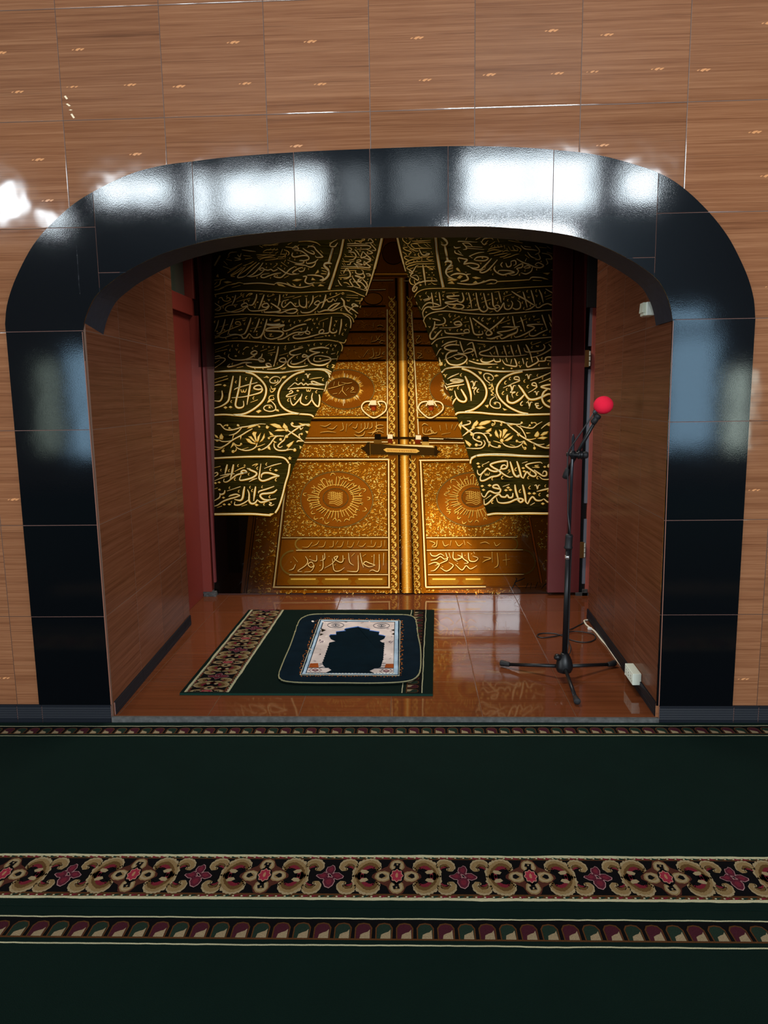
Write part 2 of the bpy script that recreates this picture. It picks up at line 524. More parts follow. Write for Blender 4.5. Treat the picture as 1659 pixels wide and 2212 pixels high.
# black glazed arch surround, tile by tile
def arch_face():
    b_ = bmesh.new()
    xs_ = sorted(set([x for x, z in OUT] + [x for x, z in INN] + [OL, XL, XR, OR]))
    for a, b in zip(xs_, xs_[1:]):
        if b - a < 1e-5: continue
        z1a, z1b = zat(OUT, a), zat(OUT, b)
        if b <= XL + 1e-6 or a >= XR - 1e-6: z0a = z0b = 0.073
        else: z0a, z0b = zat(INN, a), zat(INN, b)
        quad(b_, [(a, 0, z0a), (b, 0, z0b), (b, 0, z1b), (a, 0, z1a)])
    bmesh.ops.remove_doubles(b_, verts=b_.verts[:], dist=1e-5)
    return b_
VJ = [at(u, v, 1, 0).x for u, v in ((209, 520), (420, 440), (637, 415), (800, 405), (968, 403), (1194, 413), (1417, 485))]
ZROW = [0.073 + 0.4 * i for i in range(7)]
cells = []
for (x0, x1, zz) in [(-9, VJ[0], [0.073, ZROW[1], ZROW[2], ZROW[3], ZROW[4], ZROW[5], 9]),
                     (VJ[0], VJ[1], [0, at(245, 589, 1, 0).z, 9]), (VJ[1], VJ[2], [0, 9]), (VJ[2], VJ[3], [0, 9]), (VJ[3], VJ[4], [0, 9]), (VJ[4], VJ[5], [0, 9]),
                     (VJ[5], VJ[6], [0, at(1385, 557, 1, 0).z, 9]), (VJ[6], 9, [0.073, ZROW[1], ZROW[2], ZROW[3], ZROW[4], ZROW[5], 9])]:
    for z0, z1 in zip(zz, zz[1:]): cells.append((x0, x1, z0, z1))
big = bmesh.new()
G = 0.0014
rr = random.Random(11)
for (x0, x1, z0, z1) in cells:
    b_ = arch_face()
    for co, no in (((x0 + G, 0, 0), (-1, 0, 0)), ((x1 - G, 0, 0), (1, 0, 0)), ((0, 0, z0 + G), (0, 0, -1)), ((0, 0, z1 - G), (0, 0, 1))):
        bmesh.ops.bisect_plane(b_, geom=b_.verts[:] + b_.edges[:] + b_.faces[:], plane_co=co, plane_no=no, clear_outer=True, dist=1e-6)
    if not b_.faces: b_.free(); continue
    r = bmesh.ops.extrude_face_region(b_, geom=b_.faces[:])
    new = [g for g in r['geom'] if isinstance(g, bmesh.types.BMVert)]
    cx = sum(v.co.x for v in new) / len(new); cz = sum(v.co.z for v in new) / len(new)
    ta, tb = rr.uniform(-.004, .004), rr.uniform(-.003, .003)
    for v in new: v.co.y = -0.007 + (v.co.x - cx) * ta + (v.co.z - cz) * tb
    bmesh.ops.recalc_face_normals(b_, faces=b_.faces[:])
    me = bpy.data.meshes.new('t'); b_.to_mesh(me); b_.free()
    big.from_mesh(me); bpy.data.meshes.remove(me)
g_ = arch_face()
for v in g_.verts: v.co.y = -0.0022
for f in g_.faces: f.material_index = 1
me = bpy.data.meshes.new('t'); g_.to_mesh(me); g_.free(); big.from_mesh(me); bpy.data.meshes.remove(me)
struct('trim_1', big, [M_BLACK, M_GROUT], bevel=0.0016, seg=2)

# painted board along the underside of the arch
bm = bmesh.new()
ring = []
n_ = len(INN)
for i, (x, z) in enumerate(INN):
    a, b = INN[max(i - 1, 0)], INN[min(i + 1, n_ - 1)]
    dx, dz = b[0] - a[0], b[1] - a[1]
    l = math.hypot(dx, dz)
    nx, nz = -dz / l, dx / l
    ring.append((x, z, x + nx * 0.012, z + nz * 0.012))
rows = [[bm.verts.new(p) for p in ((x, -0.003, z), (x, 0.20, z), (x2, 0.20, z2), (x2, -0.003, z2))] for x, z, x2, z2 in ring]
for a, b in zip(rows, rows[1:]):
    for k in range(4):
        bm.faces.new((a[k], a[(k + 1) % 4], b[(k + 1) % 4], b[k]))
bm.faces.new(rows[0]); bm.faces.new(rows[-1][::-1])
struct('trim_2', bm, M_SOFFIT)

# raw tile edges showing at both jambs
bm = bmesh.new()
for x, sgn in ((XL, -1), (XR, 1)):
    xb = -1.245 if sgn < 0 else 1.117
    prism(bm, [(x + sgn * 0.0005, -0.0075, ZS), (xb, -0.0075, 0.075), (xb + sgn * 0.0035, -0.0075, 0.075), (x + sgn * 0.003, -0.0075, ZS)], (0, 0.006, 0))
struct('trim_3', bm, M_EDGE)

# ------------------------------------------------------------------ the niche
YE_L, YE_R = 1.338, 1.45
LX0, LX1 = -1.243, -1.300          # left wall face at the front and where the tiles end
RX0, RX1 = 1.116, 1.154
CZ = 3.0
bm = bmesh.new()
prism(bm, [(LX0, 0.001, 0), (LX1, YE_L, 0), (LX1 - 0.10, YE_L, 0), (LX0 - 0.16, 0.001, 0)], (0, 0, CZ))
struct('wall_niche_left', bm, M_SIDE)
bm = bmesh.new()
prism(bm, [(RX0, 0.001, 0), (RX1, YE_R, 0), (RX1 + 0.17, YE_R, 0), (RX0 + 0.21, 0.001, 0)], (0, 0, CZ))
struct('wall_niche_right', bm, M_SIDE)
bm = bmesh.new(); box(bm, (-1.75, YB, 0), (1.75, YB + 0.1, CZ)); struct('wall_niche_back', bm, plain('brown painted back wall', rgb(96, 52, 40), 0.5, grain=0.1, gscale=5))
bm = bmesh.new(); box(bm, (-1.75, 0.006, CZ), (1.75, YB + 0.1, CZ + 0.08)); struct('ceiling_niche', bm, plain('dim niche ceiling', rgb(90, 80, 74), 0.8))
bm = bmesh.new(); prism(bm, [(-1.246, 0.0, -0.02), (1.119, 0.0, -0.02), (1.5, 1.4, -0.02), (1.5, YB, -0.02), (-1.45, YB, -0.02), (-1.45, 1.3, -0.02), (-1.3, 1.3, -0.02)], (0, 0, 0.02 + ZF)); struct('floor_niche', bm, M_FLOOR)
bm = bmesh.new()
box(bm, (-1.247, -0.012, -0.012), (1.120, -0.0002, ZF - 0.0005))
struct('trim_4', bm, M_CEMENT)

def skirting(name, a, b, out, h=0.068, z0=0.0, cuts=()):
    """fluted skirting tiles from a to b, standing out by the vector out"""
    a, b, out = Vector(a), Vector(b), Vector(out)
    prof = [(0.0, 0), (1.0, 0)]
    zc = 0.020
    prof.append((1.0, zc))
    while zc < h - 0.008:
        prof += [(0.72, zc + 0.0015), (0.72, zc + 0.0035), (1.0, zc + 0.005)]
        zc += 0.0105
    prof += [(1.0, h - 0.002), (0.8, h), (0.0, h)]
    L = (b - a).length
    d = (b - a).normalized()
    ends = [0.0] + [c for c in cuts] + [L]
    bm = bmesh.new()
    for s0, s1 in zip(ends, ends[1:]):
        pts = [a + d * (s0 + 0.0012) + out * o + Vector((0, 0, z0 + z)) for o, z in prof]
        prism(bm, pts, d * (s1 - s0 - 0.0024))
    p = [a + out * 0.0 + Vector((0, 0, z0)), a + out * 0.6 + Vector((0, 0, z0)), a + out * 0.6 + Vector((0, 0, z0 + h - 0.003)), a + Vector((0, 0, z0 + h - 0.003))]
    for f in bm.faces: f.material_index = 0
    prism(bm, p, d * L, 1)
    return struct(name, bm, [M_BASE, M_GROUT])
skirting('baseboard_front_left', (-3.2, -0.001, -0.012), (-1.249, -0.001, -0.012), (0, -0.009, 0), h=0.085, cuts=(0.73, 1.13, 1.53, 1.642))
skirting('baseboard_front_right', (1.121, -0.001, -0.012), (3.2, -0.001, -0.012), (0, -0.009, 0), h=0.085, cuts=(0.312, 0.415, 0.815, 1.2))
skirting('baseboard_niche_left', (LX1 + 0.0005, YE_L, ZF), (LX0 + 0.0005, 0.012, ZF), (0.008, 0, 0), h=0.06, cuts=(0.14, 0.54, 0.94))
skirting('baseboard_niche_right', (RX0 - 0.0005, 0.012, ZF), (RX1 - 0.0005, YE_R, ZF), (-0.008, 0, 0), h=0.06, cuts=(0.39, 0.79, 1.19))

# left side door, closed, in its red painted recess
door = empty('door_1', (-1.40, 1.70, ZF)); door['kind'] = 'structure'
def child(name, bm, mat, par, **kw):
    o = obj(name, bm, mat, par, **kw)
    o.matrix_parent_inverse = Matrix.Translation(-par.location)
    return o
HZ = at(405, 681, 0, -1.395).z
bm = bmesh.new(); box(bm, (-1.44, YE_L - 0.01, ZF), (-1.398, 1.985, HZ)); child('door_panel', bm, M_RED, door, bevel=0.002)
bm = bmesh.new(); box(bm, (-1.46, 1.988, ZF + 0.035), (-1.337, YB - 0.001, HZ)); box(bm, (-1.46, YE_L - 0.01, HZ), (-1.372, 2.03, HZ + 0.11)); box(bm, (-1.46, 1.99, HZ + 0.11), (-1.36, YB - 0.001, CZ)); child('door_frame', bm, M_RED, door, bevel=0.002)
bm = bmesh.new(); box(bm, (-1.45, YE_L - 0.01, HZ + 0.112), (-1.42, 1.99, CZ)); child('transom_pane', bm, M_TINT, door)
bm = bmesh.new(); box(bm, (-1.325, 2.0, ZF + 0.1), (-1.31, YB - 0.001, CZ)); struct('trim_5', bm, M_MAROON)
bm = bmesh.new()
random.seed(3)
for (x0, x1, z1) in ((-1.398, -1.365, 0.048), (-1.366, -1.31, 0.034), (-1.35, -1.33, 0.04)):
    box(bm, (x0, 1.99, ZF), (x1, YB - 0.002, ZF + z1))
bmesh.ops.subdivide_edges(bm, edges=bm.edges[:], cuts=3, use_grid_fill=True)
for v in bm.verts: v.co += Vector((random.uniform(-1, 1), random.uniform(-1, 1), random.uniform(-1, 1))) * 0.002
struct('trim_6', bm, M_CEMENT)

# right side door: red leaf against the back wall, dark gap, bright strip, orange post
door2 = empty('door_2', (1.25, 2.0, ZF)); door2['kind'] = 'structure'
def bx(u, v=1000): return at(u, v, 1, 2.0).x
xa, xb_, xc, xd, xe = bx(1226), bx(1256.5), bx(1264.5), bx(1270.5), bx(1290)
HR = at(1280, 665, 1, 2.0).z
bm = bmesh.new(); box(bm, (xa - 0.12, 1.985, ZF + 0.02), (xb_, 2.03, CZ)); box(bm, (xa - 0.005, 1.978, ZF + 0.02), (xa + 0.003, 1.985, CZ)); child('door_panel', bm, M_MAROON, door2, bevel=0.0015)
bm = bmesh.new(); box(bm, (xd, 1.985, ZF + 0.008), (xe + 0.2, YB - 0.002, HR)); child('door_frame', bm, M_RED_LIFT, door2, bevel=0.002)
bm = bmesh.new(); box(bm, (xb_ + 0.001, 2.02, ZF), (xd, YB - 0.001, HR)); box(bm, (xb_ + 0.001, 1.96, HR), (1.42, YB - 0.001, CZ)); child('door_gap', bm, M_DARK, door2)
bm = bmesh.new()
for z0, z1, s in ((0.10, 0.55, 0.0), (0.66, 1.55, 0.002), (1.70, HR, 0.004)):
    prism(bm, [(xc - 0.003, 1.99, z0), (xd - 0.001, 1.99, z0), (xd - 0.001, 1.99, z1), (xc + s, 1.99, z1)], (0, 0.02, 0))
child('door_edge_strip', bm, M_STEEL, door2)
for zc in (at(1262, 1187, 1, 2.0).z, at(1268, 775, 1, 2.0).z):
    bm = bmesh.new(); box(bm, (xb_ - 0.001, 1.975, zc - 0.055), (xc + 0.001, 1.992, zc + 0.055))
    h = child('hinge', bm, M_BRASS, door2, bevel=0.001)
    bm = bmesh.new()
    for k in (-1, 0, 1):
        tube(bm, [(xc + 0.006, 1.975, zc + k * 0.034 - 0.014), (xc + 0.006, 1.975, zc + k * 0.034 + 0.014)], 0.006, 10)
    kn = obj('knuckle', bm, plain('pale hinge pin', rgb(190, 195, 180), 0.4), h)
    kn.matrix_parent_inverse = h.matrix_world.inverted() if False else Matrix.Translation(-door2.location) @ Matrix.Identity(4)
    kn.matrix_parent_inverse = Matrix.Identity(4)
bm = bmesh.new(); box(bm, (RX1 + 0.165, YE_R, 0), (RX1 + 0.24, YB, CZ)); struct('wall_recess_right', bm, M_RED)
bm = bmesh.new()
for (x0, x1, z1) in ((1.19, 1.30, 0.02), (1.235, 1.27, 0.045)):
    box(bm, (x0, 1.972, ZF), (x1, 1.984, ZF + z1))
struct('trim_7', bm, M_CEMENT)
# ------------------------------------------------------------------ carpets
def carpet_mat(name, rough=0.95, bump=0.35):
    k = NT(name)
    a = k.n('ShaderNodeAttribute', attribute_name='print')
    P, _ = k.pos()
    f = k.noise(P, 420.0, 2)
    g = k.noise(P, 6.0, 3)
    sc = k.math('MULTIPLY', k.math('ADD', 0.45, k.math('ADD', k.math('MULTIPLY', f, 0.8), k.math('MULTIPLY', g, 0.3))), 0.72)
    k.l(k.mix(1.0, a.outputs['Color'], k.vec(sc, sc, sc), 'MULTIPLY'), k.b.inputs['Base Color'])
    k.b.inputs['Roughness'].default_value = rough
    k.b.inputs['Specular IOR Level'].default_value = 0.06
    k.l(k.bump(f, bump, 0.003), k.b.inputs['Normal'])
    return k.m
M_PILE = carpet_mat('woven carpet pile')
CG = (0.0028, 0.0125, 0.0092, 1)
CCREAM, CTAN, CBROWN, CRED, CPURP, CBLK, CRUST, CDG = rgb(192, 188, 152), rgb(138, 114, 76), rgb(96, 70, 38), rgb(112, 32, 44), rgb(86, 30, 44), (0.0022, 0.002, 0.0025, 1), rgb(84, 52, 26), rgb(28, 48, 38)
CLT = rgb(158, 140, 106)

def wob(s, seed, amp):
    return amp * (2 * mnoise.noise(Vector((s * 9, seed * 7.3, 0))) + mnoise.noise(Vector((s * 40, seed * 3.1, 2))))

def big_band(P, S0, S1, t0, W, phase, put, amp=0.0016):
    """scroll-and-flower border: s along S0..S1, t across t0..t0+W; put(s, t) -> pattern point"""
    ks, kt = 0.39 / 1460.0, W / 515.0
    def T(X, Y, c): return put(c + (X - 840) * ks, t0 + (Y - 75) * kt)
    def strip(Ya, Yb, col, lay, sa=0.0):
        n = max(2, int((S1 - S0) / 0.012))
        a = [put(S0 + (S1 - S0) * i / n, t0 + (Ya - 75) * kt + (wob(S0 + (S1 - S0) * i / n, Ya, sa) if sa else 0)) for i in range(n + 1)]
        b = [put(S0 + (S1 - S0) * i / n, t0 + (Yb - 75) * kt + (wob(S0 + (S1 - S0) * i / n, Yb, sa) if sa else 0)) for i in range(n + 1)]
        for i in range(n): P.poly([a[i], a[i + 1], b[i + 1], b[i]], col, lay)
    strip(75, 590, CCREAM, 1, amp)
    strip(104, 562, CRUST, 2, amp * 0.6)
    strip(131, 523, CBLK, 3)
    # twisted cord beads along both edges
    s, i = S0 + 0.004, 0
    while s < S1 - 0.02:
        col = CRED if (i // 2) % 2 == 0 else CDG
        for Y, sg in ((112, 1), (552, -1)):
            c = t0 + (Y - 75) * kt
            P.poly([put(s, c - 0.0045 * sg), put(s + 0.010, c - 0.005 * sg), put(s + 0.021, c + 0.002 * sg), put(s + 0.022, c + 0.0045 * sg), put(s + 0.008, c + 0.0042 * sg)], col, 4)
            P.poly([put(s + 0.001, c - 0.003 * sg), put(s + 0.007, c - 0.003 * sg), put(s + 0.007, c + 0.001 * sg), put(s + 0.002, c + 0.002 * sg)], CCREAM, 5)
        s += 0.0245; i += 1
    rx = random.Random(5)
    def inside(pts): return all(S0 <= p[2] <= S1 for p in pts)
    def poly(pts, c, col, lay):
        q = [(c + (X - 840) * ks) for X, Y in pts]
        q = [min(max(v, S0), S1) for v in q]
        if max(q) - min(q) < 1e-4: return
        P.poly([put(v, t0 + (Y - 75) * kt) for v, (X, Y) in zip(q, pts)], col, lay)
    def rib(pts, w, c, col, lay, off=(0, 0)):
        q = [(X + off[0], Y + off[1], ww) for (X, Y), ww in zip(pts, w)]
        q = catmull(q, 10)
        L, R = [], []
        for i, p in enumerate(q):
            a, b = q[max(i - 1, 0)], q[min(i + 1, len(q) - 1)]
            dx, dy = b[0] - a[0], b[1] - a[1]
            l = math.hypot(dx, dy) or 1
            h = p[2] / 2 * (1 + 0.10 * math.sin(i * 2.1) + rx.uniform(-.07, .07))
            L.append((p[0] - dy / l * h, p[1] + dx / l * h)); R.append((p[0] + dy / l * h, p[1] - dx / l * h))
        for i in range(len(q) - 1):
            poly([L[i], R[i], R[i + 1], L[i + 1]], c, col, lay)
        # rounded ends
        for e, (p, nb) in enumerate(((q[0], q[1]), (q[-1], q[-2]))):
            h = p[2] / 2
            poly([(p[0] + h * math.cos(t), p[1] + h * math.sin(t)) for t in (2 * math.pi * k / 10 for k in range(10))], c, col, lay)
    big = [(1045, 240), (1062, 190), (1125, 168), (1205, 188), (1262, 238), (1282, 295), (1272, 330)]
    wb = [54, 70, 84, 94, 96, 92, 78]
    sml = [(1290, 215), (1318, 170), (1372, 158), (1430, 176), (1458, 218), (1436, 250), (1400, 250)]
    ws = [36, 56, 64, 68, 64, 48, 28]
    k0 = int(math.floor((S0 - phase) / 0.39)) - 1
    k1 = int(math.ceil((S1 - phase) / 0.39)) + 1
    for kk in range(k0, k1 + 1):
        c = phase + kk * 0.39
        for mx in (1, -1):
            for my in (1, -1):
                def mir(pts): return [(840 + mx * (X - 840), 330 + my * (Y - 330)) for X, Y in pts]
                rib(mir(big), [w * 1.12 for w in wb], c, CLT, 6)
                rib(mir([(X - (8 if X > 1150 else -6), Y + 8) for X, Y in big]), [w * .80 for w in wb], c, CTAN, 7)
                rib(mir([(X - (22 if X > 1200 else -12), Y + 24) for X, Y in big]), [w * .50 for w in wb], c, CBROWN, 8)
                rib(mir([(1095, 238), (1130, 225), (1180, 240), (1215, 285), (1222, 325)]), [20, 34, 40, 36, 28], c, CRED, 9)
                rib(mir([(1100, 262), (1140, 262), (1175, 285), (1190, 325)]), [14, 30, 34, 20], c, CBLK, 10)
                poly(mir([(1148, 282), (1185, 262), (1232, 258), (1246, 276), (1222, 302), (1170, 306)]), c, CLT, 11)
                rib(mir(sml), ws, c, CLT, 6)
                rib(mir([(X - 2, Y + 8) for X, Y in sml]), [w * .62 for w in ws], c, CTAN, 7)
                rib(mir([(1318, 230), (1345, 205), (1385, 200), (1415, 225)]), [14, 26, 26, 12], c, CBROWN, 8)
                rib(mir([(1320, 250), (1350, 228), (1385, 226)]), [10, 20, 10], c, CRED, 9)
        # cream flower with a red heart
        halo = rgb(78, 40, 30)
        poly([(840, 118), (900, 140), (945, 215), (1010, 245), (1105, 315), (1110, 345), (1010, 415), (945, 445), (910, 515), (840, 545), (770, 515), (735, 445), (670, 415), (565, 345), (570, 315), (670, 245), (735, 215), (775, 140)], c, halo, 6)
        for X, Y, a, b in ((840, 210, 82, 74), (840, 452, 80, 72), (690, 332, 92, 62), (990, 332, 92, 62)):
            poly([(X + a * math.cos(t) * (1 + .05 * math.sin(7 * t)), Y + b * math.sin(t) * (1 + .05 * math.cos(9 * t))) for t in (2 * math.pi * q / 22 for q in range(22))], c, CTAN, 7)
            poly([(X + a * .82 * math.cos(t), Y + b * .82 * math.sin(t)) for t in (2 * math.pi * q / 16 for q in range(16))], c, CLT, 8)
            poly([(X + a * .5 * math.cos(t), Y + b * .5 * math.sin(t)) for t in (2 * math.pi * q / 12 for q in range(12))], c, CTAN, 9)
        for sx in (-1, 1):
            poly([(840 + sx * 120, 332), (840 + sx * 160, 300), (840 + sx * 190, 312), (840 + sx * 196, 345), (840 + sx * 165, 356)], c, CBLK, 10)
        for X, Y, sg in ((840, 196, 1), (838, 456, -1)):
            poly([(X - 42, Y + 14 * sg), (X - 26, Y - 22 * sg), (X, Y - 14 * sg), (X + 40, Y - 16 * sg), (X + 28, Y + 16 * sg), (X + 22, Y + 60 * sg), (X - 22, Y + 60 * sg), (X - 18, Y + 20 * sg)], c, CBLK, 10)
            poly([(X - 10, Y), (X + 4, Y - 8), (X + 14, Y), (X + 2, Y + 12)], c, CLT, 11)
        poly([(840 + 84 * math.cos(t), 330 + 92 * math.sin(t)) for t in (2 * math.pi * q / 16 for q in range(16))], c, CBLK, 10)
        poly([(840 + 66 * math.cos(t) * (1 + .12 * math.cos(8 * t)), 326 + 70 * math.sin(t) * (1 + .12 * math.cos(8 * t))) for t in (2 * math.pi * q / 32 for q in range(32))], c, rgb(176, 130, 110), 11)
        poly([(840 + 56 * math.cos(t) * (1 + .15 * math.cos(8 * t)), 326 + 60 * math.sin(t) * (1 + .15 * math.cos(8 * t))) for t in (2 * math.pi * q / 32 for q in range(32))], c, rgb(150, 44, 62), 12)
        poly([(826, 310), (842, 290), (854, 312), (852, 345), (836, 352), (824, 336)], c, rgb(170, 120, 90), 13)
        # purple four-petalled flower half a repeat along
        petals = [[(-38, -34), (-54, -66), (-42, -100), (-14, -106), (4, -122), (26, -112), (40, -78), (28, -40), (8, -18)],
                  [(8, -12), (46, -34), (88, -34), (140, 2), (132, 22), (84, 40), (44, 26)],
                  [(-8, 14), (34, 22), (50, 62), (34, 104), (2, 130), (-40, 116), (-66, 70), (-58, 30)],
                  [(-20, 2), (-56, 34), (-104, 30), (-150, 0), (-140, -14), (-100, -20), (-70, -44), (-36, -26)]]
        for pt in petals:
            cx = sum(p[0] for p in pt) / len(pt); cy = sum(p[1] for p in pt) / len(pt)
            poly([(1570 + cx + (x - cx) * 1.16, 330 + cy + (y - cy) * 1.14) for x, y in pt], c, rgb(168, 128, 126), 7)
            poly([(1570 + x, 330 + y) for x, y in pt], c, CPURP, 8)
            poly([(1570 + cx + (x - cx) * .55, 330 + cy + (y - cy) * .55) for x, y in pt], c, rgb(108, 34, 48), 9)
    return P

def small_band(P, S0, S1, t0, W, phase, put, period=0.0535, lean=0.0, amp=0.0012, flip=False):
    """row of little arches between two cream lines; t runs from the far line to the near line, W = 0.089"""
    k = W / 295.0                         # 775 .. 1070 in the measured strip
    def strip(Ya, Yb, col, lay, sa):
        n = max(2, int((S1 - S0) / 0.012))
        P_ = [S0 + (S1 - S0) * i / n for i in range(n + 1)]
        a = [put(s, t0 + (Ya - 775) * k + wob(s, Ya, sa)) for s in P_]
        b = [put(s, t0 + (Yb - 775) * k + wob(s, Ya, sa) + wob(s, Yb + 50, sa * .2)) for s in P_]
        for i in range(n): P.poly([a[i], a[i + 1], b[i + 1], b[i]], col, lay)
    strip(769, 784, CCREAM, 2, amp)
    strip(788, 1000, CBLK, 1, amp * .5)
    strip(996, 1014, CRUST, 2, amp * .3)
    strip(1062, 1077, CCREAM, 2, amp)
    i0 = int(math.floor((S0 - phase) / period)); i1 = int(math.ceil((S1 - phase) / period))
    for i in range(i0, i1 + 1):
        c = phase + i * period
        if c - 0.021 < S0 or c + 0.021 > S1: continue
        def sh(pts, col, lay):
            P.poly([put(c + x * period / 215.0, t0 + (y - 775) * k) for x, y in pts], col, lay)
        sh([(-88, 1005), (-92, 880), (-62, 836), (0, 824), (58, 836), (90, 880), (88, 1005)], CRUST, 3)
        sh([(-74, 998), (-78, 886), (-52, 850), (0, 838), (50, 850), (76, 886), (74, 998)], rgb(66, 26, 36) if i % 2 else rgb(30, 46, 36), 4)
        f = -1 if flip else 1
        pts = [(-36, 998), (-28, 955), (10, 936), (44, 925), (66, 900), (70, 998)]
        sh([(f * x, y) for x, y in pts], rgb(152, 134, 104), 5)

def carpet(name, y0, y1, x0, x1, label, zt=0.0):
    """one strip of prayer carpet with its borders; y0 is the far edge, y1 the near edge"""
    sl = 0.0085
    def place(x, y, layer): return (x, y + sl * x, zt + layer * 0.0002)
    P = Pattern(place)
    n = 40
    for i in range(n):
        xa, xb = x0 + (x1 - x0) * i / n, x0 + (x1 - x0) * (i + 1) / n
        P.poly([(xa, y1), (xb, y1), (xb, y0), (xa, y0)], CG, 0)
    for (ya, yb) in ((y0, y0), (y1, y1)):
        pass
    base = len(P.v)
    # thickness of the edges
    def low(x, y): P.v.append((x, y + sl * x, zt - 0.011)); P.c.append(CG); return len(P.v) - 1
    def top(x, y): P.v.append((x, y + sl * x, zt)); P.c.append(CG); return len(P.v) - 1
    for a, b in (((x0, y0), (x1, y0)), ((x1, y0), (x1, y1)), ((x1, y1), (x0, y1)), ((x0, y1), (x0, y0))):
        P.f.append([top(*a), top(*b), low(*b), low(*a)])
    return P
def yy(v): return at(829, v, 2, 0.0).y
CX0, CX1 = -2.6, 2.5
put = lambda s, t: (s, -t)
C1 = carpet('prayer_carpet', -0.014, yy(1961), CX0, CX1, '')
w1 = -(yy(1589.5) - yy(1568.2))
small_band(C1, CX0, CX1, -yy(1568.2), w1, at(755, 1580, 2, 0).x, put, period=0.0542, lean=0, flip=True)
big_band(C1, CX0, CX1, -yy(1847.5), yy(1847.5) - yy(1945), at(857, 1898, 2, 0).x, put)
o = C1.build('prayer_carpet', M_PILE)
tag(o, 'dark green prayer carpet strip lying along the wall, scroll border at its near edge', 'carpet', 'prayer carpets on the hall floor')
C2 = carpet('prayer_carpet', yy(1962.5), yy(1962.5) - 1.21, CX0, CX1, '')
small_band(C2, CX0, CX1, -yy(1984.5), yy(1984.5) - yy(2043), at(741, 2010, 2, 0).x, put, period=0.0542)
big_band(C2, CX0, CX1, -yy(1962.5) + 0.98, 0.208, 0.1, put)
o = C2.build('prayer_carpet', M_PILE)
tag(o, 'nearest dark green prayer carpet strip with a row of small arches along its far edge', 'carpet', 'prayer carpets on the hall floor')

# rug in the niche: a cut length of the same carpet
RZ = ZF + 0.011
rc = [at(388, 1497, 2, RZ), at(935, 1499, 2, RZ), at(938, 1317, 2, RZ), at(537, 1317, 2, RZ)]
def rug_place(s, t, layer):
    # s along the depth 0..LD, t across 0..LW
    a, b = t / LW, s / LD
    p = (rc[0] * (1 - a) + rc[1] * a) * (1 - b) + (rc[3] * (1 - a) + rc[2] * a) * b
    return (p.x, p.y, RZ + layer * 0.0002)
LW, LD = (rc[1] - rc[0]).length, (rc[3] - rc[0]).length
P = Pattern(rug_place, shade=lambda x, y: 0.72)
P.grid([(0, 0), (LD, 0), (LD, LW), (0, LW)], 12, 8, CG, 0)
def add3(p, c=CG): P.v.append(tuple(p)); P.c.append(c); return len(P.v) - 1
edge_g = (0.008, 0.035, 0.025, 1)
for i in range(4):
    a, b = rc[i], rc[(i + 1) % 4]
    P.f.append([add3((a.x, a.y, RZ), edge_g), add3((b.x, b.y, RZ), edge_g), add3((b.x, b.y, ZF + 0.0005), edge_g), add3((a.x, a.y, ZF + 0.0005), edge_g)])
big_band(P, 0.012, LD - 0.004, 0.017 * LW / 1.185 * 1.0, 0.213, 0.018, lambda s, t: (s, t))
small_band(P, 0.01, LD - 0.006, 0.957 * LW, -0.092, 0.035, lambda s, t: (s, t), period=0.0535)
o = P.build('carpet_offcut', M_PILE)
tag(o, 'green rug with a scroll border along its left side lying on the niche floor', 'rug')

# blue prayer mat
MZ = RZ + 0.004
mo = [at(u, v, 2, MZ) for u, v in ((602, 1474), (905, 1476), (899, 1338), (659, 1331))]
mat_px = [(603, 1466), (603, 1455), (613, 1428), (626, 1398), (636, 1370), (646, 1343), (657, 1334), (672, 1329), (700, 1327.5), (760, 1327.5), (830, 1328.5), (870, 1329), (886, 1331), (896, 1337), (900, 1350), (903, 1375), (908, 1400),
          (909, 1430), (907, 1452), (900, 1464), (885, 1472), (855, 1476), (800, 1477.5), (740, 1477), (680, 1477), (635, 1475.5), (612, 1472)]
outline = [at(u, v, 2, MZ) for u, v in mat_px]
def mat_h(x, y):
    return 0.006
def plush(name):
    k = NT(name)
    a = k.n('ShaderNodeAttribute', attribute_name='print')
    P_, _ = k.pos()
    f = k.noise(P_, 9.0, 3)
    g = k.noise(P_, 500.0, 2)
    sc = k.math('ADD', 0.35, k.math('ADD', k.math('MULTIPLY', f, 1.0), k.math('MULTIPLY', g, 0.3)))
    k.l(k.mix(1.0, a.outputs['Color'], k.vec(sc, sc, sc), 'MULTIPLY'), k.b.inputs['Base Color'])
    k.b.inputs['Roughness'].default_value = 0.9
    k.b.inputs['Specular IOR Level'].default_value = 0.02
    k.b.inputs['Sheen Weight'].default_value = 0.0
    k.l(k.bump(f, 0.3, 0.02), k.b.inputs['Normal'])
    return k.m
M_PLUSH = plush('plush prayer mat')
mat_e = empty('prayer_mat', (sum((p.x for p in outline)) / len(outline), sum((p.y for p in outline)) / len(outline), MZ - 0.004))
tag(mat_e, 'dark blue plush prayer mat with pale arch design lying on the green rug', 'prayer mat')
def mat_place(u, v, layer):
    p = at(u, v, 2, MZ + 0.006)
    return (p.x - mat_e.location.x, p.y - mat_e.location.y, MZ + mat_h(p.x, p.y) + layer * 0.0003 - mat_e.location.z)
P = Pattern(mat_place, step=1.5)
navy = (0.0026, 0.0075, 0.0125, 1)
cx_, cy_ = 760, 1400
dense = catmull(mat_px + [mat_px[0]], 4)[:-1]
rings = []
for kx in (1.0, 0.8, 0.55, 0.3, 0.0):
    if kx == 0.0: rings.append([P._add((cx_, cy_), navy, 0)])
    else: rings.append([P._add((cx_ + (x - cx_) * kx, cy_ + (y - cy_) * kx), navy, 0) for x, y in dense])
nd = len(dense)
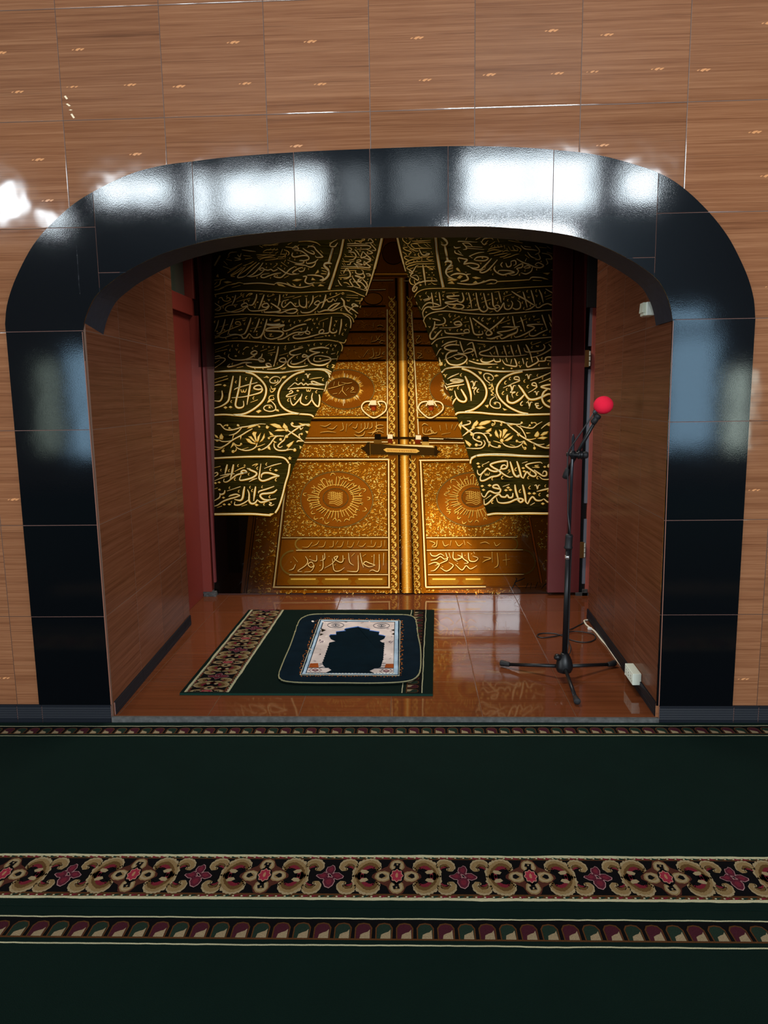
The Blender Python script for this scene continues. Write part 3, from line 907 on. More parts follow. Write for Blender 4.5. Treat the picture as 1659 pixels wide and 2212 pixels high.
for a, b in zip(rings, rings[1:]):
    for i in range(nd):
        if len(b) == 1: P.f.append([a[i], a[(i + 1) % nd], b[0]])
        else: P.f.append([a[i], a[(i + 1) % nd], b[(i + 1) % nd], b[i]])
C4 = lambda X, Y: (590 + X * 190 / 1659.0, 1310 + Y * 180 / 1572.0)     # from close view of the left half
C5 = lambda X, Y: (750 + X * 195 / 1659.0, 1310 + Y * 195 / 1659.0)     # right half
stone, ice, inkc, amber = rgb(178, 166, 162), rgb(150, 172, 190), (0.006, 0.016, 0.03, 1), rgb(150, 84, 30)
# amber scrolls around the frame
ra = random.Random(8)
fr_o = [C4(515, 1290), C4(880, 250), C5(970, 262), C5(955, 1268)]
def along(a, b, n): return [(a[0] + (b[0] - a[0]) * (i + .5) / n, a[1] + (b[1] - a[1]) * (i + .5) / n) for i in range(n)]
for (a, b, n, dx, dy, m_) in ((fr_o[0], fr_o[1], 44, -5.5, 0, 1), (fr_o[1], fr_o[2], 40, 0, -2.2, .6), (fr_o[2], fr_o[3], 44, 5.5, 0, 1), (fr_o[3], fr_o[0], 36, 0, 2.0, .5)):
    for (x, y) in along(a, b, n):
        x += dx * ra.uniform(.2, 1.3); y += dy * ra.uniform(.4, 1.4)
        r_ = ra.uniform(1.2, 2.6) * (1 if dx else .8)
        t0_ = ra.uniform(0, 6.28)
        P.ribbon([(x + r_ * math.cos(t0_ + q * .8), y + .55 * r_ * math.sin(t0_ + q * .8)) for q in range(5)], [.5, .9, 1.1, .8, .3], amber if ra.random() < .75 else rgb(96, 54, 26), 1)
# ice-blue frame, stone panel, blue niche
P.poly([C4(505, 1296), C4(872, 246), C5(978, 258), C5(958, 1278)], rgb(170, 168, 150), 2)
P.poly([C4(520, 1288), C4(885, 252), C5(968, 264), C5(948, 1268)], inkc, 3)
def wavy(pts, n, amp):
    out = []
    for a, b in zip(pts, pts[1:] + pts[:1]):
        for i in range(n):
            t = i / n
            out.append((a[0] + (b[0] - a[0]) * t + ra.uniform(-amp, amp), a[1] + (b[1] - a[1]) * t + ra.uniform(-amp * .5, amp * .5)))
    return out
P.poly(wavy([C4(548, 1280), C4(905, 260), C5(938, 268), C5(930, 1258)], 16, .6), ice, 4)
for a, b in ((C4(610, 1262), C4(950, 284)), ((C5(872, 290)), (C5(866, 1240)))):
    pass
P.poly([C4(612, 1262), C4(940, 280), C5(880, 284), C5(856, 1240)], inkc, 5)
P.poly([C4(632, 1252), C4(955, 290), C5(866, 294), C5(850, 1234)], stone, 6)
# shading tufts and notches of the stone panel
for i in range(60):
    x, y = ra.uniform(668, 852), ra.uniform(1342, 1450)
    P.blob(x, y, ra.uniform(1.5, 4), ra.uniform(.8, 1.8), [rgb(196, 186, 178), rgb(150, 136, 134), rgb(168, 152, 150)][i % 3], 7, ra.uniform(-.5, .5))
for X, Y, cvt in ((1180, 360, C4), (630, 360, C5)):
    x, y = cvt(X, Y)
    P.ring(x, y, 17.5, 5.6, 1.0, inkc, 8); P.ring(x, y, 9, 3.0, .8, inkc, 8); P.ring(x, y, 6, 1.9, .7, inkc, 8); P.blob(x, y, 2.2, .9, inkc, 8)
for pts in ([C4(905, 420), C4(1000, 455), C4(915, 490)], [C4(890, 515), C4(955, 530), C4(880, 560)], [C4(1310, 290), C4(1375, 305), C4(1440, 290)], [C5(800, 440), C5(862, 425), C5(862, 462)], [C5(810, 518), C5(868, 490), C5(868, 530)]):
    P.poly(pts, rgb(30, 26, 18), 8)
zig = lambda a, b, n, amp: [(a[0] + (b[0] - a[0]) * i / n + (amp if i % 2 else -amp), a[1] + (b[1] - a[1]) * i / n) for i in range(n + 1)]
field = [C4(1375, 470), C4(1340, 450), C4(1370, 432), C4(1600, 395), C5(190, 385), C5(290, 410), C5(420, 432), C5(405, 452), C5(520, 470), C5(590, 480), C5(578, 530), C5(660, 545), C5(700, 560), C5(680, 602), C5(600, 640), C5(640, 668), C5(690, 676)]
field += zig(C5(684, 690), C5(660, 1000), 16, .9) + [C5(640, 1045), C5(620, 1120), C5(565, 1145), C5(500, 1150), C5(412, 1196), C5(480, 1228), C5(500, 1238)]
field += [C4(990, 1262), C4(1100, 1210), C4(1040, 1165), C4(980, 1160), C4(940, 1110)]
field += zig(C4(935, 1060), C4(1055, 720), 16, .9) + [C4(1065, 690), C4(1175, 665), C4(1090, 625), C4(1060, 570), C4(1085, 545), C4(1190, 545), C4(1190, 490)]
sky_b = rgb(70, 104, 168)
cxm, cym = 765, 1400
P.poly([(cxm + (x - cxm) * 1.012 + 0.0, cym + (y - cym) * 1.02 - .8) if y < 1385 else (x, y) for x, y in field], sky_b, 9)
P.poly(field, (0.0016, 0.0065, 0.0105, 1), 10)
# amber stones, steps and lozenges at the feet of the arch
for cvt, sq, lz, lines in ((C4, [(700, 1085), (850, 1080), (862, 1165), (670, 1165)], (795, 1210), [((860, 1100), (930, 1080)), ((860, 1130), (935, 1100)), ((870, 1160), (975, 1140))]),
                          (C5, [(712, 1065), (856, 1065), (856, 1142), (685, 1140)], (718, 1195), [((640, 1060), (710, 1055)), ((630, 1100), (705, 1095)), ((570, 1140), (690, 1130))])):
    P.poly([cvt(*q) for q in sq], inkc, 11)
    P.poly([cvt(q[0] * .97 + lz[0] * .03, q[1] * .97 + 1120 * .03) for q in sq], rgb(128, 62, 26), 12)
    for a, b in lines: P.ribbon([cvt(*a), cvt(*b)], .7, inkc, 12)
    x, y = cvt(*lz)
    P.ribbon([(x - 12, y - 1), (x - 6, y - 4)], .9, rgb(70, 30, 34), 11, smooth=False); P.ribbon([(x - 15, y), (x - 9, y + 3)], .9, rgb(70, 30, 34), 11, smooth=False)
    P.poly([(x - 8, y), (x, y - 3.2), (x + 8, y), (x, y + 3.2)], rgb(84, 36, 40), 11)
    P.poly([(x - 4.5, y), (x, y - 1.8), (x + 4.5, y), (x, y + 1.8)], rgb(160, 132, 134), 12)
    P.ribbon([(x + 8, y - 3.5), (x + 14, y), (x + 8, y + 3.2)], .9, rgb(70, 30, 34), 11, smooth=False)
    P.ribbon([cvt(640 if cvt is C4 else 850, 1166 if cvt is C4 else 1147), cvt(1040 if cvt is C4 else 500, 1166 if cvt is C4 else 1147)], .7, inkc, 11)
for q in ([C4(860, 665), C4(905, 645)], [C4(880, 692), C4(945, 655)], [C4(920, 690), C4(950, 668)], [C5(760, 655), C5(800, 680), C5(850, 640)], [C5(770, 650), C5(810, 648)]):
    P.ribbon(q, .8, rgb(92, 70, 88), 11, smooth=False)
# band of the frame: short weave marks
for i in range(46):
    t = i / 45
    a, b = C4(560 + 345 * t, 1270 - 1005 * t), C4(618 + 320 * t, 1262 - 985 * t)
    P.ribbon([a, b], .35, rgb(112, 134, 156), 5, smooth=False)
    a, b = C5(938, 270 + 985 * t), C5(868, 285 + 965 * t)
    P.ribbon([a, b], .35, rgb(112, 134, 156), 7, smooth=False)
for i in range(28):
    t = (i + .5) / 28
    x = 660 + 195 * t
    P.blob(x, C4(0, 1276)[1] - 1.0 * t, 2.4, .9, rgb(190, 196, 186), 7)
o = P.build('pile', M_PLUSH, mat_e)
# corded edge: two strands twisted together
bm = bmesh.new()
ce = catmull(mat_px + [mat_px[0]], 1.2)
base_pts = [at(u, v, 2, MZ + 0.002) for u, v in ce]
acc = 0.0
for ph in (0.0, math.pi):
    pts = []
    acc = 0.0
    for i, p in enumerate(base_pts):
        q = base_pts[min(i + 1, len(base_pts) - 1)]
        d = (q - p); 
        nrm = Vector((-d.y, d.x, 0)); nrm = nrm.normalized() if nrm.length else Vector((1, 0, 0))
        a = acc / 0.012 * 2 * math.pi + ph
        pts.append(p + nrm * 0.0022 * math.cos(a) + Vector((0, 0, 0.0034 + 0.0022 * math.sin(a))) - mat_e.location)
        acc += d.length
    tube(bm, pts, 0.0024, 6)
obj('corded_edge', bm, plain('greenish gold cord', rgb(132, 128, 96), 0.8, spec=0.1, grain=0.3, gscale=300), mat_e, smooth=True)

# ------------------------------------------------------------------ microphone stand
M_STAND = plain('satin black stand metal', (0.005, 0.0055, 0.0065, 1), 0.42, spec=0.3)
M_TUBE = plain('dark steel tube', (0.015, 0.02, 0.026, 1), 0.3, metal=0.3)
M_RUB = plain('black rubber', (0.009, 0.009, 0.010, 1), 0.6, spec=0.3)
M_CHROME = plain('bright metal ring', (0.75, 0.78, 0.8, 1), 0.2, metal=0.9)
SX, SY = 0.809, 0.445
def sp(u, v, dy=0.0): return at(u, v, 1, SY + dy)
stand = empty('microphone_stand', (SX, SY, ZF))
tag(stand, 'black tripod microphone stand with a tilted boom arm standing on the niche floor', 'microphone stand')
def sob(name, bm, mat, par=stand, **kw):
    bm.transform(Matrix.Translation(-stand.location))
    return obj(name, bm, mat, par, **kw)
def lathe(bm, c, prof, seg=24, axis=Vector((0, 0, 1))):
    s, t = frame_for(axis)
    rings = [[bm.verts.new(Vector(c) + axis * h + (s * math.cos(2 * math.pi * k / seg) + t * math.sin(2 * math.pi * k / seg)) * max(r, 1e-4)) for k in range(seg)] for r, h in prof]
    for a, b in zip(rings, rings[1:]):
        for k in range(seg): bm.faces.new((a[k], a[(k + 1) % seg], b[(k + 1) % seg], b[k]))
    bm.faces.new(rings[0][::-1]); bm.faces.new(rings[-1])
bm = bmesh.new()
lathe(bm, (SX, SY, ZF), [(0.020, 0.030), (0.034, 0.036), (0.040, 0.050), (0.041, 0.066), (0.037, 0.090), (0.028, 0.112), (0.019, 0.126), (0.016, 0.130)])
sob('base_hub', bm, M_STAND, smooth=True)
bm = bmesh.new()
lathe(bm, (SX - 0.034, SY - 0.012, ZF + 0.112), [(0.002, -0.02), (0.014, -0.016), (0.016, 0.0), (0.014, 0.014), (0.004, 0.017)], 14, Vector((-0.75, -0.3, 0.35)).normalized())
sob('height_knob', bm, M_STAND, smooth=True)
feet = [Vector((0.535, 0.602, ZF + 0.016)), Vector((1.083, 0.600, ZF + 0.016)), Vector((0.8035, 0.135, ZF + 0.016))]
for ft in feet:
    d = (ft - Vector((SX, SY, ft.z)))
    dn = d.normalized()
    a = Vector((SX, SY, ZF + 0.058)) + dn * 0.030
    bm = bmesh.new(); tube(bm, [a, ft - dn * 0.022 + Vector((0, 0, .002))], 0.0088, 14)
    lg = sob('leg', bm, M_STAND, smooth=True)
    bm = bmesh.new()
    e = ft - dn * 0.034 + Vector((0, 0, .003))
    tube(bm, [e, e + dn * 0.004, e + dn * .014, e + dn * 0.045, e + dn * 0.050, e + dn * 0.0525], [0.0095, 0.0118, 0.0125, 0.0155, 0.0145, 0.008], 16)
    sob('rubber_foot', bm, M_RUB, lg, smooth=True)
pt = sp(1238.5, 938); 
cl0, cl1 = sp(1227.5, 1184), sp(1229.5, 1156)
bm = bmesh.new(); tube(bm, [(SX, SY, ZF + 0.12), cl0], 0.0128, 16); sob('lower_tube', bm, M_STAND, smooth=True)
bm = bmesh.new(); tube(bm, [cl0 + (cl0 - cl1) * .82, cl0 + (cl0 - cl1) * .55], 0.0134, 16); sob('chrome_ring', bm, M_CHROME, smooth=True)['label'] = 'bright metal ring'
bm = bmesh.new()
ax = (cl1 - cl0).normalized(); L_ = (cl1 - cl0).length
lathe(bm, cl0, [(0.014, -0.006), (0.0205, 0.0), (0.0205, 0.006), (0.0175, 0.012), (0.0175, L_ - 0.010), (0.019, L_ - 0.004), (0.0145, L_ + 0.004), (0.008, L_ + 0.006)], 18, ax)
sob('height_clutch', bm, M_RUB, smooth=True)
bm = bmesh.new(); tube(bm, [cl1, pt - (pt - cl1).normalized() * 0.012, pt - (pt - cl1).normalized() * 0.010, pt], [0.0072, 0.0072, 0.0045, 0.004], 14); sob('upper_tube', bm, M_TUBE, smooth=True)
pv = sp(1237.5, 981)
xa_, xb2 = sp(1223, 981.5), sp(1268, 983)
bm = bmesh.new()
lathe(bm, xa_, [(0.004, 0.0), (0.009, 0.002), (0.009, 0.010), (0.0065, 0.012), (0.0065, 0.016), (0.0125, 0.018), (0.0125, 0.052), (0.0185, 0.054), (0.0215, 0.058), (0.0185, 0.062), (0.0175, 0.066), (0.0215, 0.070), (0.0185, 0.075), (0.0075, 0.077), (0.0075, (xb2 - xa_).length - 0.020)], 20, (xb2 - xa_).normalized())
tube(bm, [pv + Vector((0, 0, -0.022)), pv + Vector((0, 0, 0.016))], 0.0115, 14)
sob('pivot_clamp', bm, M_STAND, smooth=True)
bm = bmesh.new()
lathe(bm, xb2, [(0.006, -0.024), (0.013, -0.021), (0.0165, -0.012), (0.0165, -0.002), (0.013, 0.004), (0.004, 0.006)], 16, (xb2 - xa_).normalized())
sob('clamp_knob', bm, M_RUB, smooth=True)
b0, b1, b2 = sp(1219.5, 1034, 0.045), sp(1226.5, 1016, 0.04), sp(1288, 905, -0.05)
bm = bmesh.new(); tube(bm, [b1, b2], 0.0085, 14); sob('boom_arm', bm, M_STAND, smooth=True)
bm = bmesh.new(); d = (b1 - b0).normalized(); tube(bm, [b0, b0 + d * .004, b0 + d * .022, b1 + d * .006, b1 + d * .012], [0.008, 0.0135, 0.015, 0.013, 0.009], 14); sob('boom_end_cap', bm, M_RUB, smooth=True)
bm = bmesh.new(); c0, c1 = sp(1281.5, 912.5, -0.048), sp(1293, 895.5, -0.055)
d = (c1 - c0).normalized(); L2 = (c1 - c0).length
lathe(bm, c0, [(0.009, -0.006), (0.0145, 0.0), (0.0150, L2 * .45), (0.0125, L2 * .52), (0.0165, L2 * .62), (0.0165, L2 * .92), (0.012, L2)], 16, d); sob('microphone_clip', bm, M_RUB, smooth=True)

ball = sp(1303.5, 875, -0.062)
mic = empty('microphone', ball)
tag(mic, 'microphone with a round red foam windscreen clipped to the boom of the black stand', 'microphone')
bm = bmesh.new()
bmesh.ops.create_icosphere(bm, subdivisions=4, radius=0.0435)
for v in bm.verts:
    n_ = v.co.normalized()
    v.co.z *= 0.93
    v.co *= 1 + 0.006 * mnoise.noise(n_ * 9) + 0.004 * mnoise.noise(n_ * 30)
obj('foam_windscreen', bm, plain('red foam', rgb(228, 34, 62), 0.95, spec=0.1, grain=0.12, gscale=500, bump=0.3), mic, smooth=True)['label'] = 'round red foam windscreen'
bm = bmesh.new()
e0 = sp(1281.5, 893, -0.05) - ball
tube(bm, [e0, e0 * .93, e0 * .9, e0 * .55, e0 * .45], [0.006, 0.0085, 0.0095, 0.0135, 0.017], 14)
obj('microphone_body', bm, plain('grey black microphone shell', (0.05, 0.06, 0.065, 1), 0.35, metal=0.4), mic, smooth=True)

M_CABLE = plain('black rubber cable', (0.008, 0.008, 0.009, 1), 0.5)
fl = lambda u, v, z=ZF + 0.0042: at(u, v, 2, z)
cab = [sp(1282, 893.5, -0.052), sp(1276, 903, -0.056), sp(1258, 930, -0.05), sp(1240, 956, -0.04), sp(1230, 972, -0.03), sp(1226.5, 986, -0.022), sp(1226, 1010, -0.02), sp(1227, 1060, -0.012), sp(1227, 1110, -0.008), sp(1231.5, 1150, -.02), sp(1234, 1185, 0.02), sp(1231, 1260, 0.03), sp(1229.5, 1330, .035), sp(1227, 1390, .03), sp(1225, 1418, .035)]
cab += [fl(1233, 1400, ZF + .02), fl(1222, 1374), fl(1215, 1371), fl(1195, 1375), fl(1172, 1377.5), fl(1161, 1374.5), fl(1164, 1369.5), fl(1180, 1367.5), fl(1200, 1369), fl(1216, 1374), fl(1232, 1382), fl(1255, 1387), fl(1275, 1386), fl(1286, 1379), fl(1282, 1370, ZF + .006), fl(1262, 1365.5, ZF + .008), fl(1238, 1364, ZF + .009), fl(1219, 1369, ZF + .012), fl(1222, 1364, ZF + .012), fl(1240, 1356), fl(1258, 1346.5), fl(1262, 1343)]
bm = bmesh.new(); tube(bm, [Vector(p) for p in catmull([tuple(p) for p in cab], 0.006)], 0.0034, 8)
o = obj('microphone_cable', bm, M_CABLE, smooth=True)
tag(o, 'thin black cable running down the microphone stand and looped on the niche floor', 'cable')

# ------------------------------------------------------------------ power strip on the right niche wall
M_IVORY = plain('ivory plastic', rgb(214, 222, 208), 0.4)
M_SLOT = plain('dark socket hole', (0.01, 0.01, 0.01, 1), 0.6)
wx = lambda y: RX0 + (RX1 - RX0) * y / YE_R
tmp = at(1385.5, 1480.5, 0, 1.121); WXS = wx(tmp.y)
pn = at(1385.5, 1480.5, 0, WXS); pf = at(1366, 1432, 0, wx(pn.y + .25)); 
ptop = at(1385.5, 1456, 1, pn.y).z
pl = at(1366, 1480.5, 1, pn.y).x
far_y = at(1366, 1432.5, 2, ptop).y
strip = empty('power_strip', (pn.x, pn.y, pn.z))
tag(strip, 'ivory three-socket power strip fixed low on the right niche wall above the skirting', 'power strip')
def pst(name, bm, mat, par=strip, **kw):
    bm.transform(Matrix.Translation(-strip.location)); return obj(name, bm, mat, par, **kw)
bm = bmesh.new(); prism(bm, [(pl, pn.y, pn.z), (pn.x - .001, pn.y, pn.z), (pn.x - .001, pn.y, ptop), (pl, pn.y, ptop)], (wx(far_y) - wx(pn.y), far_y - pn.y, 0))
pst('body', bm, M_IVORY, bevel=0.0025)
LS = far_y - pn.y
for k in range(3):
    yc = pn.y + LS * (0.19 + 0.29 * k)
    zc = (pn.z + ptop) / 2 + .002
    xs_ = pl + (wx(yc) - wx(pn.y)) - 0.0004
    bm = bmesh.new()
    n = 20; r1, r2 = min(0.020, LS * .125), 0.004
    a_ = [bm.verts.new((xs_, yc + r1 * math.cos(2 * math.pi * i / n), zc + r1 * math.sin(2 * math.pi * i / n))) for i in range(n)]
    b_ = [bm.verts.new((xs_ - 0.0012, yc + r1 * .9 * math.cos(2 * math.pi * i / n), zc + r1 * .9 * math.sin(2 * math.pi * i / n))) for i in range(n)]
    for i in range(n): bm.faces.new((a_[i], a_[(i + 1) % n], b_[(i + 1) % n], b_[i]))
    bm.faces.new(b_)
    so = pst('socket', bm, M_IVORY)
    bm = bmesh.new()
    for dz in (-0.007, 0.007):
        tube(bm, [(xs_ - 0.0016, yc, zc + dz), (xs_ - 0.0005, yc, zc + dz)], 0.0028, 10)
    pst('socket_hole', bm, M_SLOT, so)
cw = [(1352, 1452), (1344, 1441), (1334, 1428), (1322, 1411), (1311, 1395), (1301, 1384), (1293, 1374), (1284, 1363), (1273, 1355), (1266, 1349), (1262, 1342), (1264, 1340), (1270, 1339.5)]
bm = bmesh.new()
pc = [tuple(fl(u, v, ZF + 0.005)) for u, v in cw]
pc = [(pl + .006, pn.y + LS * .93, pn.z + .004)] + pc
tube(bm, [Vector(p) for p in catmull(pc, 0.006)], 0.0052, 10)
pst('power_cord', bm, plain('white cord', rgb(206, 200, 182), 0.5), smooth=True)['label'] = 'white power cord'
bm = bmesh.new(); q = fl(1274, 1358, ZF + .006); box(bm, (q.x - .012, q.y - .008, q.z - .006), (q.x + .012, q.y + .008, q.z + .007)); pst('cord_clip', bm, plain('white clip', rgb(230, 232, 228), 0.4), bevel=0.002)

# ------------------------------------------------------------------ switch box high on the right niche wall
YS = 0.262
sw_x0 = at(1397.2, 666, 1, YS).x
z0, z1 = at(1400, 681, 1, YS).z, at(1400, 651.5, 1, YS).z
swb = empty('light_switch', (wx(YS), YS, z0))
tag(swb, 'cream surface-mounted light switch on the right niche wall just under the arch end', 'light switch')
bm = bmesh.new(); prism(bm, [(sw_x0, YS, z0), (wx(YS) - .0005, YS, z0), (wx(YS) - .0005, YS, z1), (sw_x0, YS, z1)], (0.002, 0.085, 0))
bm.transform(Matrix.Translation(-swb.location)); obj('switch_box', bm, plain('cream switch plastic', rgb(218, 224, 212), 0.45), swb, bevel=0.003)
bm = bmesh.new()
ym = YS + 0.012
p0, p1, p2, p3 = at(1390, 655, 1, ym).x, at(1387.3, 675, 1, ym).x, at(1390, 682, 1, ym).x, 0
za, zb, zc = at(1390, 653, 1, ym).z, at(1388, 675, 1, ym).z, at(1390, 681.5, 1, ym).z
prism(bm, [(sw_x0 + .001, ym, za), (p0, ym, za), (p1, ym, zb), (sw_x0 + .001, ym, zb)], (0.001, 0.052, 0))
prism(bm, [(sw_x0 + .001, ym, zb - .0005), (p0 + .002, ym, zb - .0005), (p0 + .002, ym, zc), (sw_x0 + .001, ym, zc)], (0.001, 0.052, 0))
bm.transform(Matrix.Translation(-swb.location)); obj('rocker', bm, plain('yellowed cream plastic', rgb(196, 198, 178), 0.45), swb, bevel=0.001)

# ------------------------------------------------------------------ the printed mural on the back wall of the niche
YM = 2.028                                   # face of the print
def print_mat():
    k = NT('glossy laminated print')
    a = k.n('ShaderNodeAttribute', attribute_name='print')
    P_, _ = k.pos()
    f = k.noise(P_, 170.0, 2)
    sc = k.math('ADD', 0.8, k.math('MULTIPLY', f, 0.4))
    k.l(k.mix(1.0, a.outputs['Color'], k.vec(sc, sc, sc), 'MULTIPLY'), k.b.inputs['Base Color'])
    k.b.inputs['Roughness'].default_value = 0.035
    k.b.inputs['IOR'].default_value = 1.30
    return k.m
M_PRINT = print_mat()
mural = empty('wall_mural', (-0.1, YM, 0.02))
tag(mural, 'printed mural of a golden door between black drapes with gold calligraphy on the back wall', 'mural')
def m_place(u, v, layer):
    p = at(u, v, 1, YM - layer * 0.00022)
    return (p.x - mural.location.x, p.y - mural.location.y, p.z - mural.location.z)
KB = 1.0                                     # print density
def pc(r, g, b): return tuple(min(0.95, lin(c) * KB) for c in (r, g, b)) + (1.0,)
def sst(a, b, x):
    t = min(1.0, max(0.0, (x - a) / (b - a))); return t * t * (3 - 2 * t)
# the photograph that is printed has its own light: dark at the left foot and the right foot, a lit wedge on the right leaf
def door_tone(x, y):
    t = 0.36 + 0.64 * sst(690, 800, y)
    if y < 700: t *= 0.5 + 0.5 * sst(560, 700, y)
    t *= 0.10 + 0.90 * sst(560, 690, x + (y - 1115) * 0.1) if y > 1000 else 0.6 + 0.4 * sst(560, 700, x)
    t *= 1.0 - 0.90 * sst(1050, 1135, x - (1240 - y) * 0.02) if y > 1100 else 1.0 - 0.5 * sst(1000, 1120, x)
    wedge = sst(14, -6, x - (985 + (y - 1080) * 0.30)) * sst(900, 925, x) * sst(1075, 1110, y)
    mid = 1.0 + 0.35 * sst(170, 20, abs(x - 860)) * sst(940, 1060, y)
    return t * (mid + 1.3 * wedge)
def cloth_tone(x, y):
    t = 0.25 + 0.75 * sst(463, 560, x) if x < 800 else 1.0 - 0.62 * sst(1110, 1215, x)
    if y > 1000: t *= 1.0 - 0.5 * sst(1040, 1110, y)
    return t * (0.82 + 0.18 * sst(1000, 700, y))
def thread_tone(x, y):
    t = 0.42 + 0.58 * sst(463, 560, x) if x < 800 else 1.0 - 0.45 * sst(1130, 1219, x)
    if y < 600: t *= 0.62 + 0.38 * sst(510, 620, y)
    return t
GOLD, GOLDL, GOLDD, GROOVE = pc(134, 71, 6), pc(238, 176, 70), pc(92, 44, 4), pc(30, 13, 2)
CREAMG = pc(250, 214, 140)
BD = Pattern(m_place, step=4.0)
BD.poly([(463, 1282), (1219, 1282), (1219, 478), (463, 478)], (0.0015, 0.001, 0.0008, 1), 0)
# --- door leaves
D = Pattern(m_place, step=2.2, shade=door_tone)
D.grid([(520, 1281), (1218, 1281), (1218, 490), (600, 490)], 70, 80, GOLD, 1)
rm = random.Random(21)
def curls(P, inside, x0, x1, y0, y1, n, cols, s0, s1, lay, wk=0.40):
    for _ in range(n):
        x, y = rm.uniform(x0, x1), rm.uniform(y0, y1)
        if not inside(x, y): continue
        r = rm.uniform(s0, s1); a = rm.uniform(0, 6.283); dr = rm.choice((-1, 1))
        pts = [(x + r * (1 - .16 * q) * math.cos(a + dr * q * .75), y + .8 * r * (1 - .16 * q) * math.sin(a + dr * q * .75)) for q in range(5)]
        P.ribbon(pts, [r * wk * q for q in (.3, 1, 1, .8, .2)], GROOVE, lay, off=(.5, .7))
        P.ribbon(pts, [r * wk * q for q in (.3, 1, 1, .8, .2)], rm.choice(cols), lay + 1)
gp = [pc(250, 180, 66), pc(222, 140, 30), pc(196, 112, 16), pc(255, 205, 100)]
LP = lambda x, y: x > 617 - (y - 1048) * .124 + 4 and x < 836
curls(D, LP, 600, 836, 998, 1160, 2100, gp, 1.8, 3.8, 2)
curls(D, lambda x, y: 912 + (y - 995) * .04 < x < 1150, 910, 1145, 998, 1160, 2100, gp, 1.8, 3.8, 2)
curls(D, lambda x, y: True, 680, 834, 783, 898, 1700, gp, 1.5, 3.0, 2)
curls(D, lambda x, y: True, 899, 990, 783, 898, 900, gp, 1.5, 3.0, 2)
curls(D, lambda x, y: y > 1115 and 551 - (y - 1115) * .12 + 4 < x < 606 - (y - 1115) * .11, 520, 612, 1112, 1281, 330, gp, 2.0, 5.0, 2)
curls(D, lambda x, y: True, 640, 838, 962, 988, 260, gp, 1.8, 4.2, 2)
curls(D, lambda x, y: True, 905, 1012, 962, 988, 160, gp, 1.8, 4.2, 2)
curls(D, lambda x, y: 1150 + (y - 1120) * .2 < x, 1150, 1216, 1120, 1280, 120, gp, 2.0, 5.0, 2)
curls(D, lambda x, y: y > 1271, 560, 1100, 1272, 1281, 190, gp, 1.8, 4.0, 2)
for (ya, yb) in ((692, 714), (720, 744), (750, 776), (665, 686)):
    curls(D, lambda x, y: x > 795 - (y - 660) * .62, 700, 832, ya + 3, yb - 2, 46, [pc(196, 120, 40), pc(160, 86, 22)], 2.4, 6, 2, .22)
    curls(D, lambda x, y: x < 905 + (y - 660) * .38, 892, 960, ya + 3, yb - 2, 26, [pc(196, 120, 40), pc(160, 86, 22)], 2.4, 6, 2, .22)
curls(D, lambda x, y: True, 815, 848, 608, 660, 50, [GOLD], .8, 1.6, 2)
# medallions
def disc(x, y, rx, ry, col, lay):
    D.poly([(x + rx * math.cos(t), y + ry * math.sin(t)) for t in (2 * math.pi * k / 60 for k in range(60))], col, lay)
def rope(x, y, rx, ry, w, lay):
    D.ring(x, y, rx, ry, w, GROOVE, lay, 70)
    n = int((rx + ry) * 1.5)
    for k in range(n):
        t = 2 * math.pi * k / n
        px, py = x + rx * math.cos(t), y + ry * math.sin(t)
        D.ribbon([(px - w * .3, py - w * .25), (px + w * .3, py + w * .25)], w * .42, pc(160, 116, 50), lay + 1, smooth=False)
for (x, y, rx, ry, ix, iy, irx, iry) in ((745.6, 840.8, 63, 42.6, 741.7, 838.8, 34.7, 22.8), (986, 838, 58, 42, 988, 838, 30, 22)):
    disc(x, y, rx, ry, pc(124, 62, 6), 4); rope(x, y, rx, ry, 2.4, 5)
    for k in range(96):
        t = 2 * math.pi * k / 96
        l = (1.12 + .10 * abs(math.cos(4 * t)) + (.30 if k % 12 == 0 else .16 if k % 6 == 0 else .08 * (k % 2)))
        if k % 24 in (0, 1, 23) and abs(math.sin(t)) < .3: l = 1.05
        D.ribbon([(ix + irx * 1.03 * math.cos(t), iy + iry * 1.05 * math.sin(t)), (ix + irx * l * math.cos(t), iy + iry * (l + .14) * math.sin(t))], [1.6, .7], rm.choice([CREAMG, GOLDL, pc(190, 120, 30)]), 6, smooth=False)
    disc(ix, iy, irx, iry, pc(96, 48, 6), 7); rope(ix, iy, irx, iry, 2.0, 8)
